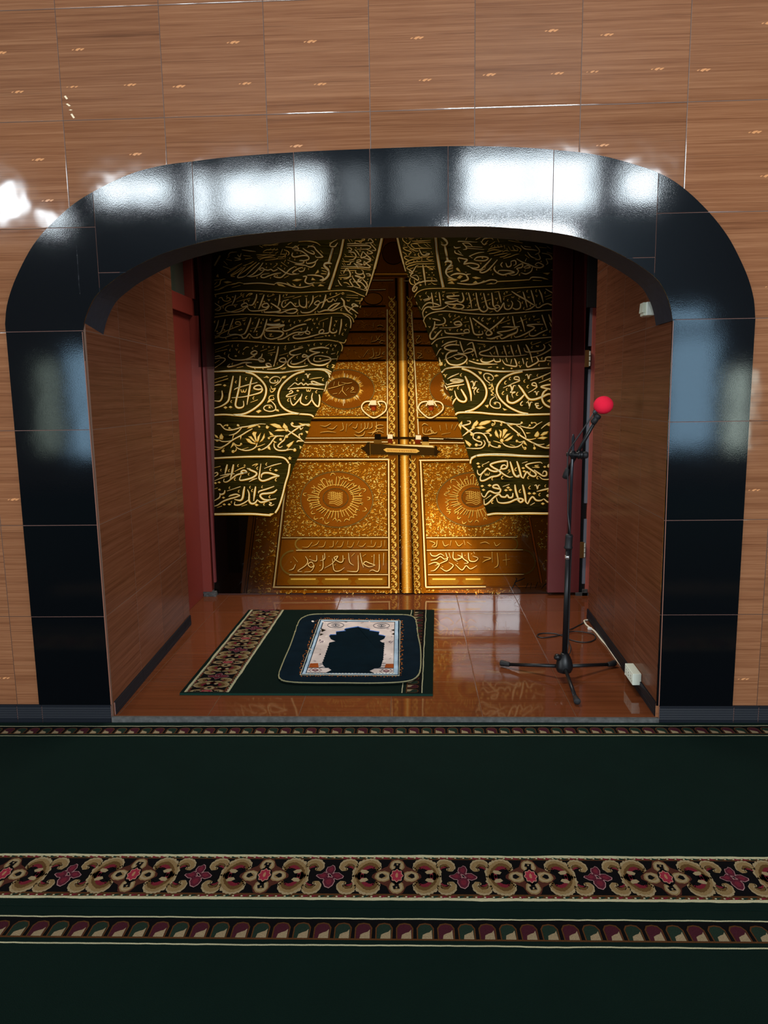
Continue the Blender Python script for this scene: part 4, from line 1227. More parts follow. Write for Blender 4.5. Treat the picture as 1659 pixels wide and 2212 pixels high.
for (x, y, rx, ry, ix, iy, irx, iry) in ((727.6, 1079, 78, 60, 725, 1076, 27, 20.5), (1024.5, 1079, 81, 58.5, 1023, 1074.5, 25.5, 20.5)):
    disc(x, y, rx, ry, pc(140, 72, 8), 4); rope(x, y, rx, ry, 2.8, 5)
    D.ring(ix, iy, irx * 1.42, iry * 1.42, 1.2, GOLDL, 5)
    for k in range(44):                       # upright strokes of the inscription set radially
        t = 2 * math.pi * (k + rm.uniform(-.2, .2)) / 44
        a, b = rm.uniform(1.25, 1.5), rm.uniform(1.9, 2.35)
        p = [(ix + irx * a * math.cos(t), iy + iry * a * math.sin(t)), (ix + irx * b * math.cos(t + .03), iy + iry * b * math.sin(t + .03))]
        D.ribbon(p, [2.2, 1.6], GROOVE, 5, off=(.7, .9), smooth=False); D.ribbon(p, [1.7, 1.3], GOLDL, 6, smooth=False)
    for k in range(30):                       # bowls and loops near the rim
        t = 2 * math.pi * (k + rm.uniform(-.3, .3)) / 30
        r = rm.uniform(.70, .88); da = rm.uniform(.10, .2); dd = rm.choice((-.09, .09))
        p = [(x + rx * (r + dd * math.sin(q * 1.05)) * math.cos(t + da * (q / 3 - .5)), y + ry * (r + dd * math.sin(q * 1.05)) * math.sin(t + da * (q / 3 - .5))) for q in range(4)]
        D.ribbon(p, [1.2, 2.4, 2.0, .8], GROOVE, 5, off=(.6, .8)); D.ribbon(p, [1, 1.9, 1.6, .6], GOLDL, 6)
    disc(ix, iy, irx, iry, pc(132, 68, 8), 7); rope(ix, iy, irx, iry, 1.8, 8)
    for k in range(7):
        p = [(ix - 16 + rm.uniform(-2, 3), iy - 12 + k * 4 + rm.uniform(-1, 1)), (ix - 4, iy - 13 + k * 4), (ix + 6, iy - 9 + k * 4), (ix + 15, iy - 12 + k * 3.6)]
        D.ribbon(p, 1.2, GOLDL, 8)
    for k in range(5):
        D.ribbon([(ix - 9 + k * 4.4, iy - 13), (ix - 8 + k * 4.4, iy + 2)], 1.3, GOLDL, 8)
disc(850, 547, 24, 24, GOLDD, 4); D.ring(850, 547, 24, 24, 1.6, GROOVE, 5); disc(806, 645, 20, 13, pc(150, 84, 14), 4); D.ring(806, 645, 20, 13, 1.6, GROOVE, 5)
# bars, grooves and mouldings
def bar(pts, w, cols=(GOLDD, GOLD, CREAMG), lay=9):
    D.ribbon(pts, w * 1.5, GROOVE, lay, smooth=False)
    D.ribbon(pts, w, cols[1], lay + 1, smooth=False)
    D.ribbon(pts, w * .42, cols[2], lay + 2, off=(-w * .1, -w * .12), smooth=False)
for yv in (661.9, 688.7, 716.9, 746.5, 779):
    D.ribbon([(700, yv), (833, yv - 1)], 3.4, GROOVE, 9, smooth=False); D.ribbon([(893, yv - 1), (960, yv)], 3.4, GROOVE, 9, smooth=False)
bar([(640, 903), (836, 902)], 5, (GOLDD, pc(120, 70, 10), pc(214, 160, 60))); D.ribbon([(640, 908), (836, 907.5)], 3.5, GROOVE, 9, smooth=False)
bar([(901, 902), (1000, 903)], 5, (GOLDD, pc(120, 70, 10), pc(214, 160, 60))); D.ribbon([(901, 908), (1000, 909)], 3.5, GROOVE, 9, smooth=False)
bar([(640, 947), (838, 946)], 3.5); bar([(640, 956), (838, 955)], 4); bar([(905, 947), (1005, 948)], 3.5); bar([(905, 956), (1010, 957)], 4)
bar([(636, 993.5), (840, 993)], 6); bar([(906, 995), (1016, 994)], 6)
bar([(617, 1050), (592, 1268)], 6); bar([(840, 994), (841, 1268)], 6); bar([(590, 1269), (843, 1269.5)], 6)
bar([(909, 996), (920.5, 1268)], 6); bar([(920, 1269), (1050, 1268)], 6); bar([(1050, 1268), (1169, 1266)], 2.2, (GOLDD, GOLDD, GOLD))
bar([(551, 1114), (530, 1282)], 4.5, (GOLDD, GOLDD, GOLD))
bar([(1143, 1118), (1170, 1260)], 4, (GOLDD, pc(190, 90, 20), pc(190, 90, 20)))
for yv, xa1, xb1, xa2, xb2 in ((1162, 609, 838, 921, 1117), (1189, 640, 838, 922, 1130), (1242, 625, 838, 925, 1132)):
    bar([(xa1, yv), (xb1, yv - .5)], 3.6); bar([(xa2, yv), (xb2, yv - 1)], 3.6)
D.ring(652, 1175, 14, 12.5, 3, pc(150, 110, 40), 10, 20, math.pi / 2, 3 * math.pi / 2); D.ring(634, 1215.5, 28, 26, 3.4, pc(130, 96, 34), 10, 24, math.pi / 2, 3 * math.pi / 2)
D.ring(1106, 1175, 12, 12.5, 2.4, pc(130, 96, 34), 10, 20, -math.pi / 2, math.pi / 2); D.ring(1130, 1214, 26, 26, 2.4, pc(130, 96, 34), 10, 24, -math.pi / 2, math.pi / 2)
for (xa1, xb1) in ((620, 690), (694, 760), (766, 834), (926, 992), (998, 1046)):
    D.poly([(xa1, 1256), (xa1 + 6, 1248), (xb1 - 6, 1248), (xb1, 1256), (xb1 - 6, 1263), (xa1 + 6, 1263)], pc(140, 88, 16), 4)
    D.ribbon([(xa1 + 8, 1251), (xb1 - 8, 1251)], 3, pc(232, 178, 70), 5, smooth=False)
bar([(793, 592.5), (880, 592)], 5, (GOLDD, pc(210, 120, 20), pc(250, 170, 60))); bar([(800, 605.5), (850, 605)], 2.2); bar([(794, 626.5), (833, 625.5)], 2.4); bar([(872, 607), (884, 607)], 2)
# scrolling borders beside the centre post
def lattice(xf, wf, y0, y1, per):
    n = int((y1 - y0) / per * 8)
    for ph in (0, math.pi):
        pts = [(xf(y) + wf(y) * .42 * math.cos((y - y0) / per * math.pi + ph), y) for y in (y0 + (y1 - y0) * i / n for i in range(n + 1))]
        D.ribbon(pts, 1.9, GROOVE, 5, off=(.6, .8)); D.ribbon(pts, 1.5, GOLDL, 6)
    y = y0 + per * .5
    while y < y1:
        for dy, sx in ((-.18, -1), (.18, 1)):
            x = xf(y); D.blob(x + sx * 1.5, y + dy * per, wf(y) * .17, per * .09, GOLDL, 6, sx * .6)
        D.blob(xf(y + per * .5) + wf(y) * .3, y + per * .5, wf(y) * .14, per * .16, pc(240, 190, 90), 6, .3); D.blob(xf(y + per * .5) - wf(y) * .3, y + per * .5, wf(y) * .14, per * .16, pc(220, 150, 50), 6, -.3)
        y += per
for side in (-1, 1):
    if side < 0: xf, wf = (lambda y: 846.5 + max(0, y - 990) * .013), (lambda y: 16 + max(0, y - 990) * .012)
    else: xf, wf = (lambda y: 885 + (y - 660) * .018 + max(0, y - 990) * .018), (lambda y: 13 + (y - 660) * .005)
    D.grid([(xf(612) - wf(612) / 2, 612), (xf(612) + wf(612) / 2, 612), (xf(1281) + wf(1281) / 2, 1281), (xf(1281) - wf(1281) / 2, 1281)], 1, 30, pc(118, 62, 8), 3)
    lattice(xf, wf, 640, 950, 32 / 2 * 1.1); lattice(xf, wf, 990, 1280, 17)
D.ribbon([(836.5, 668), (837, 940)], 2.0, CREAMG, 10, smooth=False); D.ribbon([(889, 676), (896.5, 799), (904, 938)], 2.0, CREAMG, 10, smooth=False)
D.grid([(853, 600), (882, 600), (895, 1281), (862, 1281)], 2, 30, GROOVE, 4)
cols_ = [(0.0, pc(70, 34, 4)), (.14, pc(150, 84, 10)), (.34, pc(214, 140, 36)), (.5, pc(252, 206, 110)), (.64, pc(206, 128, 26)), (.86, pc(120, 62, 6)), (1.0, pc(60, 28, 2))]
for (s0, c0), (s1, c1) in zip(cols_, cols_[1:]):
    for i in range(24):
        ya, yb = 600 + (1281 - 600) * i / 24, 600 + (1281 - 600) * (i + 1) / 24
        L0, R0 = 858.5 + (ya - 640) * .0145, 877.5 + (ya - 640) * .0225
        L1, R1 = 858.5 + (yb - 640) * .0145, 877.5 + (yb - 640) * .0225
        a = [D._add((L0 + (R0 - L0) * s0, ya), c0, 5), D._add((L0 + (R0 - L0) * s1, ya), c1, 5), D._add((L1 + (R1 - L1) * s1, yb), c1, 5), D._add((L1 + (R1 - L1) * s0, yb), c0, 5)]
        D.f.append(a)
D.ribbon([(855.5, 650), (862, 1281)], 1.2, pc(170, 110, 30), 6, smooth=False); D.ribbon([(881, 650), (895, 1281)], 1.2, pc(170, 110, 30), 6, smooth=False)
curls(D, lambda x, y: True, 864, 888, 960, 1278, 150, [GOLDL, CREAMG], .8, 1.6, 6)
curls(D, lambda x, y: True, 860, 880, 720, 940, 60, [GOLDL, CREAMG], .7, 1.2, 6)
# handles and padlock
Z = lambda X, Y: (680 + X * 320 / 1659.0, 780 + Y * 320 / 1659.0)
for pts, bx_ in (([(605, 500), (625, 455), (560, 460), (525, 510), (555, 570), (660, 635), (770, 580), (805, 520), (780, 460), (710, 455), (735, 505)], 655),
                 ([(1245, 505), (1265, 455), (1195, 465), (1160, 520), (1200, 580), (1290, 638), (1400, 580), (1440, 520), (1410, 465), (1340, 455), (1365, 505)], 1300)):
    q = [Z(*p) for p in pts]
    D.ribbon(q, 4.6, GROOVE, 12, off=(.8, 1.2)); D.ribbon(q, 3.4, pc(206, 140, 50), 13); D.ribbon(q, 1.7, pc(255, 228, 170), 14, off=(-.3, -.4))
    D.poly([Z(bx_ - 36, 500), Z(bx_ + 38, 500), Z(bx_ + 26, 556), Z(bx_ - 18, 556)], pc(96, 30, 8), 14); D.blob(*Z(bx_, 535), 4.5, 4.2, pc(150, 50, 10), 15)
    D.poly([Z(bx_ - 28, 440), Z(bx_ + 30, 440), Z(bx_ + 34, 492), Z(bx_ - 34, 492)], pc(240, 206, 150), 15)
lk = pc(58, 36, 8)
D.ribbon([Z(700, 858), Z(1090, 862), Z(1660, 885)], 5, pc(40, 22, 4), 12, smooth=False); D.ribbon([Z(1280, 866), Z(1440, 872)], 1.6, CREAMG, 13, smooth=False)
D.poly([Z(605, 925), Z(1340, 948), Z(1342, 1058), Z(605, 1046)], lk, 14)
D.poly([Z(740, 925), Z(1340, 942), Z(1340, 972), Z(880, 945)], pc(170, 116, 40), 15); D.poly([Z(880, 935), Z(1320, 948), Z(1330, 966), Z(1000, 948)], pc(250, 214, 140), 16)
D.poly([Z(590, 908), Z(620, 908), Z(625, 1056), Z(600, 1056), Z(560, 1010), Z(510, 975), Z(560, 955)], pc(44, 26, 6), 15); D.ribbon([Z(618, 912), Z(622, 1050)], 1.2, pc(120, 80, 24), 16, smooth=False)
D.poly([Z(1338, 945), Z(1368, 955), Z(1376, 1000), Z(1420, 1018), Z(1376, 1032), Z(1366, 1062), Z(1338, 1062)], pc(44, 26, 6), 15)
D.poly([Z(768, 992), Z(800, 974), Z(1140, 985), Z(1175, 1010), Z(1140, 1028), Z(800, 1018)], pc(226, 166, 74), 16)
for i in range(34):
    x = 810 + i * 9.6; D.ribbon([Z(x, 988 + i * .35), Z(x + rm.uniform(-4, 8), 1008 + i * .35)], .9, pc(176, 110, 34), 17, smooth=False)
for x0, x1, y0, y1, c in ((670, 740, 815, 880, pc(20, 12, 4)), (660, 750, 880, 922, pc(104, 66, 18)), (1208, 1272, 842, 902, pc(24, 14, 4)), (1200, 1280, 902, 946, pc(190, 140, 60)), (822, 868, 868, 918, pc(110, 34, 8)), (1122, 1184, 878, 926, pc(110, 34, 8)), (815, 872, 820, 870, pc(250, 214, 160)), (1130, 1190, 830, 880, pc(250, 214, 160))):
    D.poly([Z(x0, y0), Z(x1, y0 + 2), Z(x1, y1), Z(x0, y1)], c, 17)

# --- pen strokes, traced panel by panel; numbers are widths and points inside each close view
def marks(P, kind, x, y, s, put):
    def rb(pts, w): put([(x + a * s, y + b * s) for a, b in pts], w * s, True)
    if kind == 'c': rb([(.45, -1), (-.1, -.55), (-.5, .1), (-.2, .7), (.5, .55)], .5)
    elif kind == 'v': rb([(-1.1, -.45), (-.5, -.75), (-.2, -.1), (0, .75), (.25, -.1), (.55, -.7), (1.1, -.6)], .42)
    elif kind == 'd': put([(x - s, y), (x, y - s * .62), (x + s, y), (x, y + s * .62)], 0, False)
    elif kind == 'w': rb([(-1.1, -.5), (-.9, .4), (-.45, .4), (-.3, -.35), (-.05, .45), (.4, .4), (.65, -.2), (.85, -.7)], .34)
    elif kind == 'o': rb([(.7, .2), (.1, -.7), (-.6, -.2), (-.3, .45), (.5, .3)], .4)
    elif kind == 's': put([(x + s * (1 if q % 2 == 0 else .42) * math.cos(q * .628 - 1.57), y + s * (1 if q % 2 == 0 else .42) * math.sin(q * .628 - 1.57)) for q in range(10)], 0, False)
    elif kind == 'B': put([(x + s * math.cos(q * .524), y + s * math.sin(q * .524)) for q in range(12)], 0, False)
T_SH, T_BASE, T_MAIN = (0.002, 0.0012, 0.0003, 1), pc(186, 118, 16), pc(250, 206, 116)
T_HI = pc(255, 238, 196)
def pen(P, data, ox, oy, sc, lay=20, msize=13, base=T_BASE, main=T_MAIN, hi=T_HI, sh=T_SH):
    tap = lambda s: min(1.0, .62 + s * 5) * (1.0 if s < .68 else 1.0 - .62 * (s - .68) / .32)
    def cv(p): return (ox + p[0] * sc, oy + p[1] * sc)
    def put(pts, w, stroke, taper=tap):
        q = [cv(p) for p in pts]
        if stroke:
            w *= sc
            P.ribbon(q, w * 1.55 + .5, sh, lay, off=(.35, .6), taper=taper)
            P.ribbon(q, w * 1.12 + .2, base, lay + 1, off=(.12, .25), taper=taper)
            P.ribbon(q, w * .74 + .1, main, lay + 2, off=(-.1, -.12), taper=taper)
            if w > 2.2: P.ribbon(q, w * .3, hi, lay + 3, off=(-.25, -.3), taper=taper)
        else:
            P.poly([(x + .6, y + .9) for x, y in q], sh, lay); P.poly([(x + .2, y + .35) for x, y in q], base, lay + 1)
            mx = sum(p[0] for p in q) / len(q); my = sum(p[1] for p in q) / len(q)
            P.poly([(mx + (x - mx) * .84 - .1, my + (y - my) * .84 - .2) for x, y in q], main, lay + 2)
    for item in data.replace('\n', ';').split(';'):
        t = item.split()
        if not t: continue
        k = t[0]
        if k[0] in 'cvdwosB' and len(k) == 1:
            for j in range(1, len(t)):
                p = t[j].split(',')
                marks(P, k, float(p[0]), float(p[1]), float(p[2]) if len(p) > 2 else msize, put)
        else:
            pts = [tuple(map(float, p.split(','))) for p in t[1:]]
            if k == 'p': put(pts, 0, False)
            elif k[0] == 'b': put(pts, float(k[1:]), True, None)
            else: put(pts, float(k), True)

C = Pattern(m_place, step=1.6, shade=cloth_tone)
LE = [(832, 490), (825, 514), (818, 543), (808.6, 580), (801, 605), (790, 638), (776, 661), (770, 682), (762, 697), (756, 711), (748, 733), (740, 753), (729, 777), (717, 807), (706, 824), (697, 851), (691, 876), (679, 899), (672, 906), (668, 926), (658, 952), (646, 984), (638, 1000), (621, 1045), (609, 1078), (595, 1108), (586, 1113), (463, 1113)]
RE_ = [(856, 490), (859, 513), (865, 545), (871, 567), (877, 587), (884, 602), (893, 630), (896, 642), (902, 662), (912, 687), (917, 701), (928, 730), (931, 744), (941, 766), (949, 787), (953, 804), (963, 834), (975, 860), (984, 895), (989, 905), (998, 940), (1010, 979), (1015, 996), (1034, 1044), (1044, 1086), (1054, 1114), (1219, 1112)]
OLIVE = (0.036, 0.026, 0.003, 1)
def span(edge, y):
    for a, b in zip(edge, edge[1:]):
        if a[1] <= y <= b[1] and b[1] > a[1]: return a[0] + (b[0] - a[0]) * (y - a[1]) / (b[1] - a[1])
    return edge[0][0]
for edge, xo in ((LE, 463), (RE_, 1219)):
    ys = [490 + i * 6 for i in range(104)]
    for ya, yb in zip(ys, ys[1:]):
        yb = min(yb, 1113)
        xa1, xb1 = span(edge, ya), span(edge, yb)
        n = 10
        for i in range(n):
            f0, f1 = i / n, (i + 1) / n
            C.poly([(xo + (xa1 - xo) * f0, ya), (xo + (xa1 - xo) * f1, ya), (xo + (xb1 - xo) * f1, yb), (xo + (xb1 - xo) * f0, yb)], OLIVE, 18)
    for i in range(620):
        y = rm.uniform(500, 1108); xe = span(edge, y)
        x = rm.uniform(min(xo, xe), max(xo, xe) - 8); l = rm.uniform(8, 60)
        x2 = min(x + l, max(xo, xe) - 2)
        if x2 - x < 5: continue
        w_ = 3 * math.sin(x * .025)
        C.ribbon([(x, y), ((x + x2) / 2, y + rm.uniform(-1.2, 1.2)), (x2, y + rm.uniform(-1, 1))], [.2, rm.uniform(.5, 1.6), .2], rm.choice([(0.004, 0.0028, 0.0006, 1), (0.07, 0.053, 0.009, 1), (0.010, 0.007, 0.001, 1), (0.09, 0.068, 0.014, 1)]), 19)
T = Pattern(m_place, step=1.3, shade=thread_tone)
S340 = 340 / 1659.0
pen(T, """b9 15,80 120,60 250,42 400,38 550,45 700,55 850,60 1000,55 1150,48 1280,38 1400,35 1480,50 1560,85 1600,100
b9 15,318 150,298 300,288 450,290 600,298 750,306 900,303 1050,290 1200,280 1330,275 1420,290 1470,330 1485,370
b8 1370,285 1430,315 1450,360 1452,400
20 1350,115 1380,150 1385,195 1420,250 1470,290; 16 1400,200 1470,235 1530,280; 13 1430,255 1490,200 1530,205 1490,178 1465,188 1480,203 1525,205
12 1130,165 1110,145 1080,160 1070,178 1100,190 1135,165 1180,150 1200,130 1215,155 1250,150 1265,125 1290,150 1312,120
15 1130,165 1090,220 1020,265 940,270 925,250; 15 1340,168 1300,200 1240,240 1180,245 1115,265 1105,250
15 1340,168 1280,180 1230,215 1215,238 1260,248 1320,225 1385,195; 16 1190,80 1185,110 1160,190 1140,225; 16 1055,90 1050,150 1010,215
15 985,115 985,190 960,215 915,190 908,130; 13 910,200 870,205 820,160 790,180 745,215 725,190 740,150 770,140 800,130
16 705,80 700,150 680,220; 17 610,170 660,200 710,240 680,260 600,265 540,265 545,250; 15 650,265 720,270 800,240 860,230 890,245 850,275 780,272 760,255
14 590,195 570,172 530,180 520,205 560,215 592,197 560,235 480,250 400,250 365,220 370,200; 16 540,80 525,120 500,190 480,235
16 460,75 455,120 420,185 375,190; 12 370,192 345,168 300,190 318,208 362,200 300,250 220,265 140,250 135,220 170,195 260,185
14 240,85 225,140 200,190; 8 330,70 240,130; 8 395,118 250,155; 9 200,150 110,195 20,240; 12 20,170 80,215 60,245 20,240; 8 20,285 150,270 260,240 350,205
9 60,120 90,110 110,140 150,150 185,130 160,110 140,130; 8 930,95 840,120; 8 860,95 750,115; 8 1530,90 1410,85; 8 1530,115 1400,108; 8 650,80 580,105; 8 1060,120 1110,90; 8 1210,125 1290,95 1350,65
10 1500,145 1560,145 1575,118 1555,130; 8 820,235 730,240; 9 720,155 700,160; 10 350,100 380,72 415,70 380,90; 8 490,75 525,72
w 985,95 1430,142,16; v 375,145 440,215 590,140 870,180 775,85 235,205; c 660,130 745,95 765,165 330,155 320,100 450,185 620,215 1010,160 990,215 1355,240,16 1240,75 520,260 580,95 110,215 300,75 1550,170 1555,210 1080,270 895,280 60,160 150,100 235,120 30,95
d 470,160 540,155 210,105; o 1300,70 1130,95 635,80 1370,70,18; 9 310,260 325,245 305,250; 10 1495,290 1510,305 1500,330""", 460, 620, S340)
pen(T, """b10 15,325 150,305 280,300 450,310 600,322 750,325 900,312 1050,295 1200,290 1310,305 1380,320 1405,285
b12 1390,25 1440,60 1455,110 1448,165; 18 1355,70 1350,140 1330,235; 18 1250,45 1240,120 1230,190 1260,215 1300,205 1305,185
14 1230,190 1215,215 1160,222 1120,218 1130,190 1160,180 1167,205 1120,228; 15 1120,228 1040,250 960,270 880,275 845,260 860,240 910,235
12 1000,150 990,190 975,215 1010,228 1022,210 990,195 965,205 900,222 930,238 960,215; 15 985,125 955,125 880,145 810,180 760,195 735,180 745,160
18 710,120 640,128 570,125 640,138 750,132 690,155 590,165 560,190 640,195 720,200 740,225 700,260 620,280 560,265 540,225 550,205
8 590,230 620,225 600,250 640,250; 15 680,285 740,275 820,230 880,210 960,205; 18 570,70 555,130 525,220 490,260 430,265 400,240
14 400,240 380,225 350,265 315,270 300,245 240,230 180,235 170,220; 16 490,65 470,130 430,210; 16 400,55 385,110 340,215 290,235
11 300,235 230,235 180,245 110,265 20,245; 8 20,270 70,255; 9 300,130 200,170 100,215 20,265; 10 295,128 280,100 245,100 240,120 292,126
14 215,65 195,120 155,235; 14 130,70 115,130 85,205 40,225; 12 60,80 45,140 20,200; 8 360,55 240,75; 8 510,150 400,170; 6 160,125 60,155; 7 940,165 840,195; 8 1215,60 1120,95; 8 1165,255 1070,268; 7 260,265 200,275
w 330,80,15; v 740,100,15 915,90,15 1070,120 1300,95 1395,185; c 530,75 605,75 805,90 1055,80 1100,70 1405,135,15 1368,230,15 1285,135 1270,180 935,180 1045,180 700,165 780,225 390,265 465,235 510,270 800,280,16 140,270 70,250 335,120 420,115 860,105 820,135 1120,120 510,110 205,150 20,100
d 1100,160 45,200 120,185 280,185,16 300,178 400,195 460,200,15 1190,245 1225,245; o 1285,245; 9 640,92 690,75 705,78 650,97; 9 960,95 1010,70 1035,70 985,90; 10 1165,105 1162,160; 6 20,100 25,110; 6 440,60 465,55""", 460, 675, S340)
pen(T, """b13 15,358 150,345 300,342 450,352 600,362 750,360 900,340 1050,328 1180,330 1250,360
b10 1310,30 1350,60 1365,100 1355,140; 18 1225,112 1160,100 1100,105 1020,125 1060,145 1130,150; 16 1130,150 1060,170 1010,200 1005,230 1040,270 1110,288 1180,280 1240,240 1225,205 1130,188 1070,195; 14 1070,205 1065,240 1110,250 1180,235 1240,225 1310,220
14 1010,195 960,175 945,200 1000,195 1030,190; 15 1010,200 940,250 860,275 820,265 830,240; 16 950,100 860,125 810,150 820,175 870,180 930,165; 16 860,185 800,235 790,280 830,305 920,305 1000,290
18 690,90 680,150 660,230 640,300; 14 770,250 760,215 720,215 700,240 740,255 778,248 720,300 650,325 570,330; 9 770,310 710,325; 9 765,322 725,332
14 520,165 510,200 480,225 500,250 540,245 530,220 480,215; 14 540,245 470,230 400,225 350,235; 16 615,285 590,270 560,275 580,300 620,300 540,310 440,310 370,295 350,270 400,262; 14 410,262 330,260 250,285 165,305 155,295 180,275
14 470,150 440,135 400,160 430,175 465,160 410,200 330,230 220,230 165,200 170,170; 12 20,200 60,190 90,205; 11 20,220 100,210 130,225 100,260 20,315; 10 20,265 70,235
8 170,75 20,130; 8 150,120 20,150; 8 790,160 700,185; 8 650,120 580,140; 8 570,115 500,140; 8 660,150 580,162; 8 320,300 250,315; 10 900,98 945,85; 10 320,125 350,98 380,98; 9 1185,90 1230,62; 12 1245,170 1290,160; 9 1320,140 1305,180; 9 1318,185 1305,240; 10 1255,280 1280,290 1255,312 1285,312
w 460,85,16; v 250,125 615,180 760,120 1010,80 1140,65 1290,85,15; c 205,85 265,80 320,165 275,150 420,110 530,95 650,100 765,95 860,95 990,140 1070,70 1205,150 1245,80 1265,120 790,190 890,205 970,265 445,320 530,320 205,275 125,165 180,130 1210,300,16 440,195 680,270; o 590,95; d 240,190,16 600,235 1130,220,16 1155,155""", 460, 730, S340)
pen(T, """b20 20,48 150,42 350,40 550,50 750,60 900,55 1050,35 1200,20 1350,18 1450,40 1510,80
b22 20,600 150,595 300,605 500,620 700,620 850,600 1000,585 1150,590 1250,600 1290,625
b26 420,50 520,80 610,150 670,230 680,310 650,400 580,480 480,550 380,590 260,600; b25 1170,40 1050,80 950,150 870,240 835,340 850,440 900,510 990,560 1120,590; b20 1440,40 1480,75 1495,125
20 1430,215 1360,200 1290,172 1260,175 1280,200 1340,205; 17 1430,215 1330,215 1240,205 1215,217 1190,195 1160,217 1130,190 1090,212 1050,190 1010,220 960,262; 18 955,270 1100,255 1250,255 1420,275; 16 1455,175 1445,240 1425,300; 12 1395,120 1310,130 1230,145
22 1360,340 1368,400 1350,490 1300,460 1265,390 1275,320; 20 1275,390 1220,460 1170,470 1120,430 1140,330; 18 1140,350 1080,430 1030,475 1000,440 990,380; 14 975,310 1000,288 1022,310 960,340 940,365 1010,360 1080,335
24 500,120 480,200 460,320 435,470; 25 350,100 335,250 300,400 290,480 330,510 390,490 390,420; 25 260,100 240,200 215,330 195,420 120,480 20,515; 20 115,290 120,360 90,420 20,420; 20 635,260 600,222 545,230 525,260 580,275 632,268 610,310 520,340 380,370 240,380
14 570,185 430,220 300,260 270,280; 12 575,405 480,440; 12 185,100 20,145; 12 195,135 20,190; 16 110,212 60,215 20,225; 14 20,300 40,290
w 400,290,38 1230,285,30; v 1215,100,34; c 425,140,20 295,180,18 520,385,20 235,430,18 1075,145,20 1410,150,20 1325,305,20 965,410,22 1050,385,22 1195,380,22; o 1155,155,18; d 160,505,30 225,500,28 150,222,26 1085,290,22
12 650,120 720,125; 15 880,130 850,180 790,230; 15 830,150 830,175 790,192 740,185 730,150 780,112 840,115 862,140; p 870,135 890,105 945,95 925,130; p 650,120 690,98 715,115 700,130; 13 740,230 760,270 800,258 770,300 740,305 730,260; 13 780,350 730,360 720,400 780,400 770,370; 15 720,400 790,470 800,530 740,555 670,540 650,510 680,480 740,478 765,510; p 800,520 845,535 845,560 800,545; p 545,555 600,532 625,548 580,580; p 720,390 740,430 690,448
s 725,502,24 795,165,18""", 460, 795, 280 / 1659.0)
pen(T, """18 60,112 110,115 150,160 190,190 260,200 340,185 420,160 520,145 600,125 700,110 790,112; p 500,180 540,145 620,118 720,105 640,140 560,168
18 430,165 380,220 320,260 240,280; 20 590,180 500,230 420,280 300,345 200,420 110,460 20,450; 14 20,495 80,490 150,465; 16 20,345 90,350 140,370 220,370 290,350
p 20,265 60,280 90,325 40,310; p 95,290 125,245 160,300 145,345 95,335; p 20,345 80,340 110,355 60,375; 12 320,260 300,300 290,340; p 400,280 410,350 430,290; 16 360,120 385,125 390,150; 14 150,150 190,125 225,125; 14 250,180 300,190; 14 670,130 690,165; 14 800,130 840,155
B 372,128,18 215,128,16 245,172,18 690,150,17 810,158,24; p 480,320 540,330 590,385 650,400 640,415 570,405 520,380; p 520,290 570,290 600,330 645,385 620,380 585,350; p 580,250 600,220 655,225 640,270 660,380 640,380 610,300; p 720,230 700,290 690,340 670,385 655,370 665,300; p 772,240 775,310 740,360 690,390 730,330
18 660,395 640,450 580,490 500,505 430,495 360,465 310,400; 10 640,455 720,430 780,405; 10 430,490 530,460; 14 310,390 350,425 400,430 430,410; B 420,408,17 300,520,24 150,512,24; p 300,375 270,450 260,475 320,420; 15 350,470 340,510 300,522; 12 170,465 145,500
p 840,110 920,98 1000,122 1045,180 960,172 890,140; p 1060,90 1115,150 1120,185 1060,180 1035,150; p 910,215 960,185 1060,190 1095,205 1000,218; B 1100,195,28; 22 1115,205 1190,250 1280,310 1360,375; 22 1100,290 1180,230 1260,175 1330,135
22 1165,100 1180,130 1230,150 1300,140 1400,120 1450,130; p 1275,90 1330,105 1450,105 1465,130 1440,150 1380,130 1300,120; B 1185,100,20 1325,258,18 690,490,22 1010,340,22 1220,497,26 835,320,18 1100,295,26; 20 1300,150 1310,190 1350,160; 22 1250,380 1280,360 1365,370; 18 1300,310 1285,270 1320,250; p 1375,210 1425,215 1415,255 1395,245
p 830,210 880,245 915,285 855,275; 14 835,315 870,295 960,285 1060,285; 22 1060,290 960,290 910,330 860,400 810,450 740,490 680,500; p 800,450 850,440 862,500 825,485; 20 1080,300 1060,350 1000,400 970,440 1000,460 1040,440; 17 1010,345 1040,370; 22 910,400 920,460 970,500 1060,505 1150,490 1220,495; p 1090,430 1150,390 1215,355 1180,420 1130,470; 15 1130,470 1090,495; p 890,350 960,385 915,395; p 1290,430 1330,450 1300,490""", 460, 900, 240 / 1659.0)
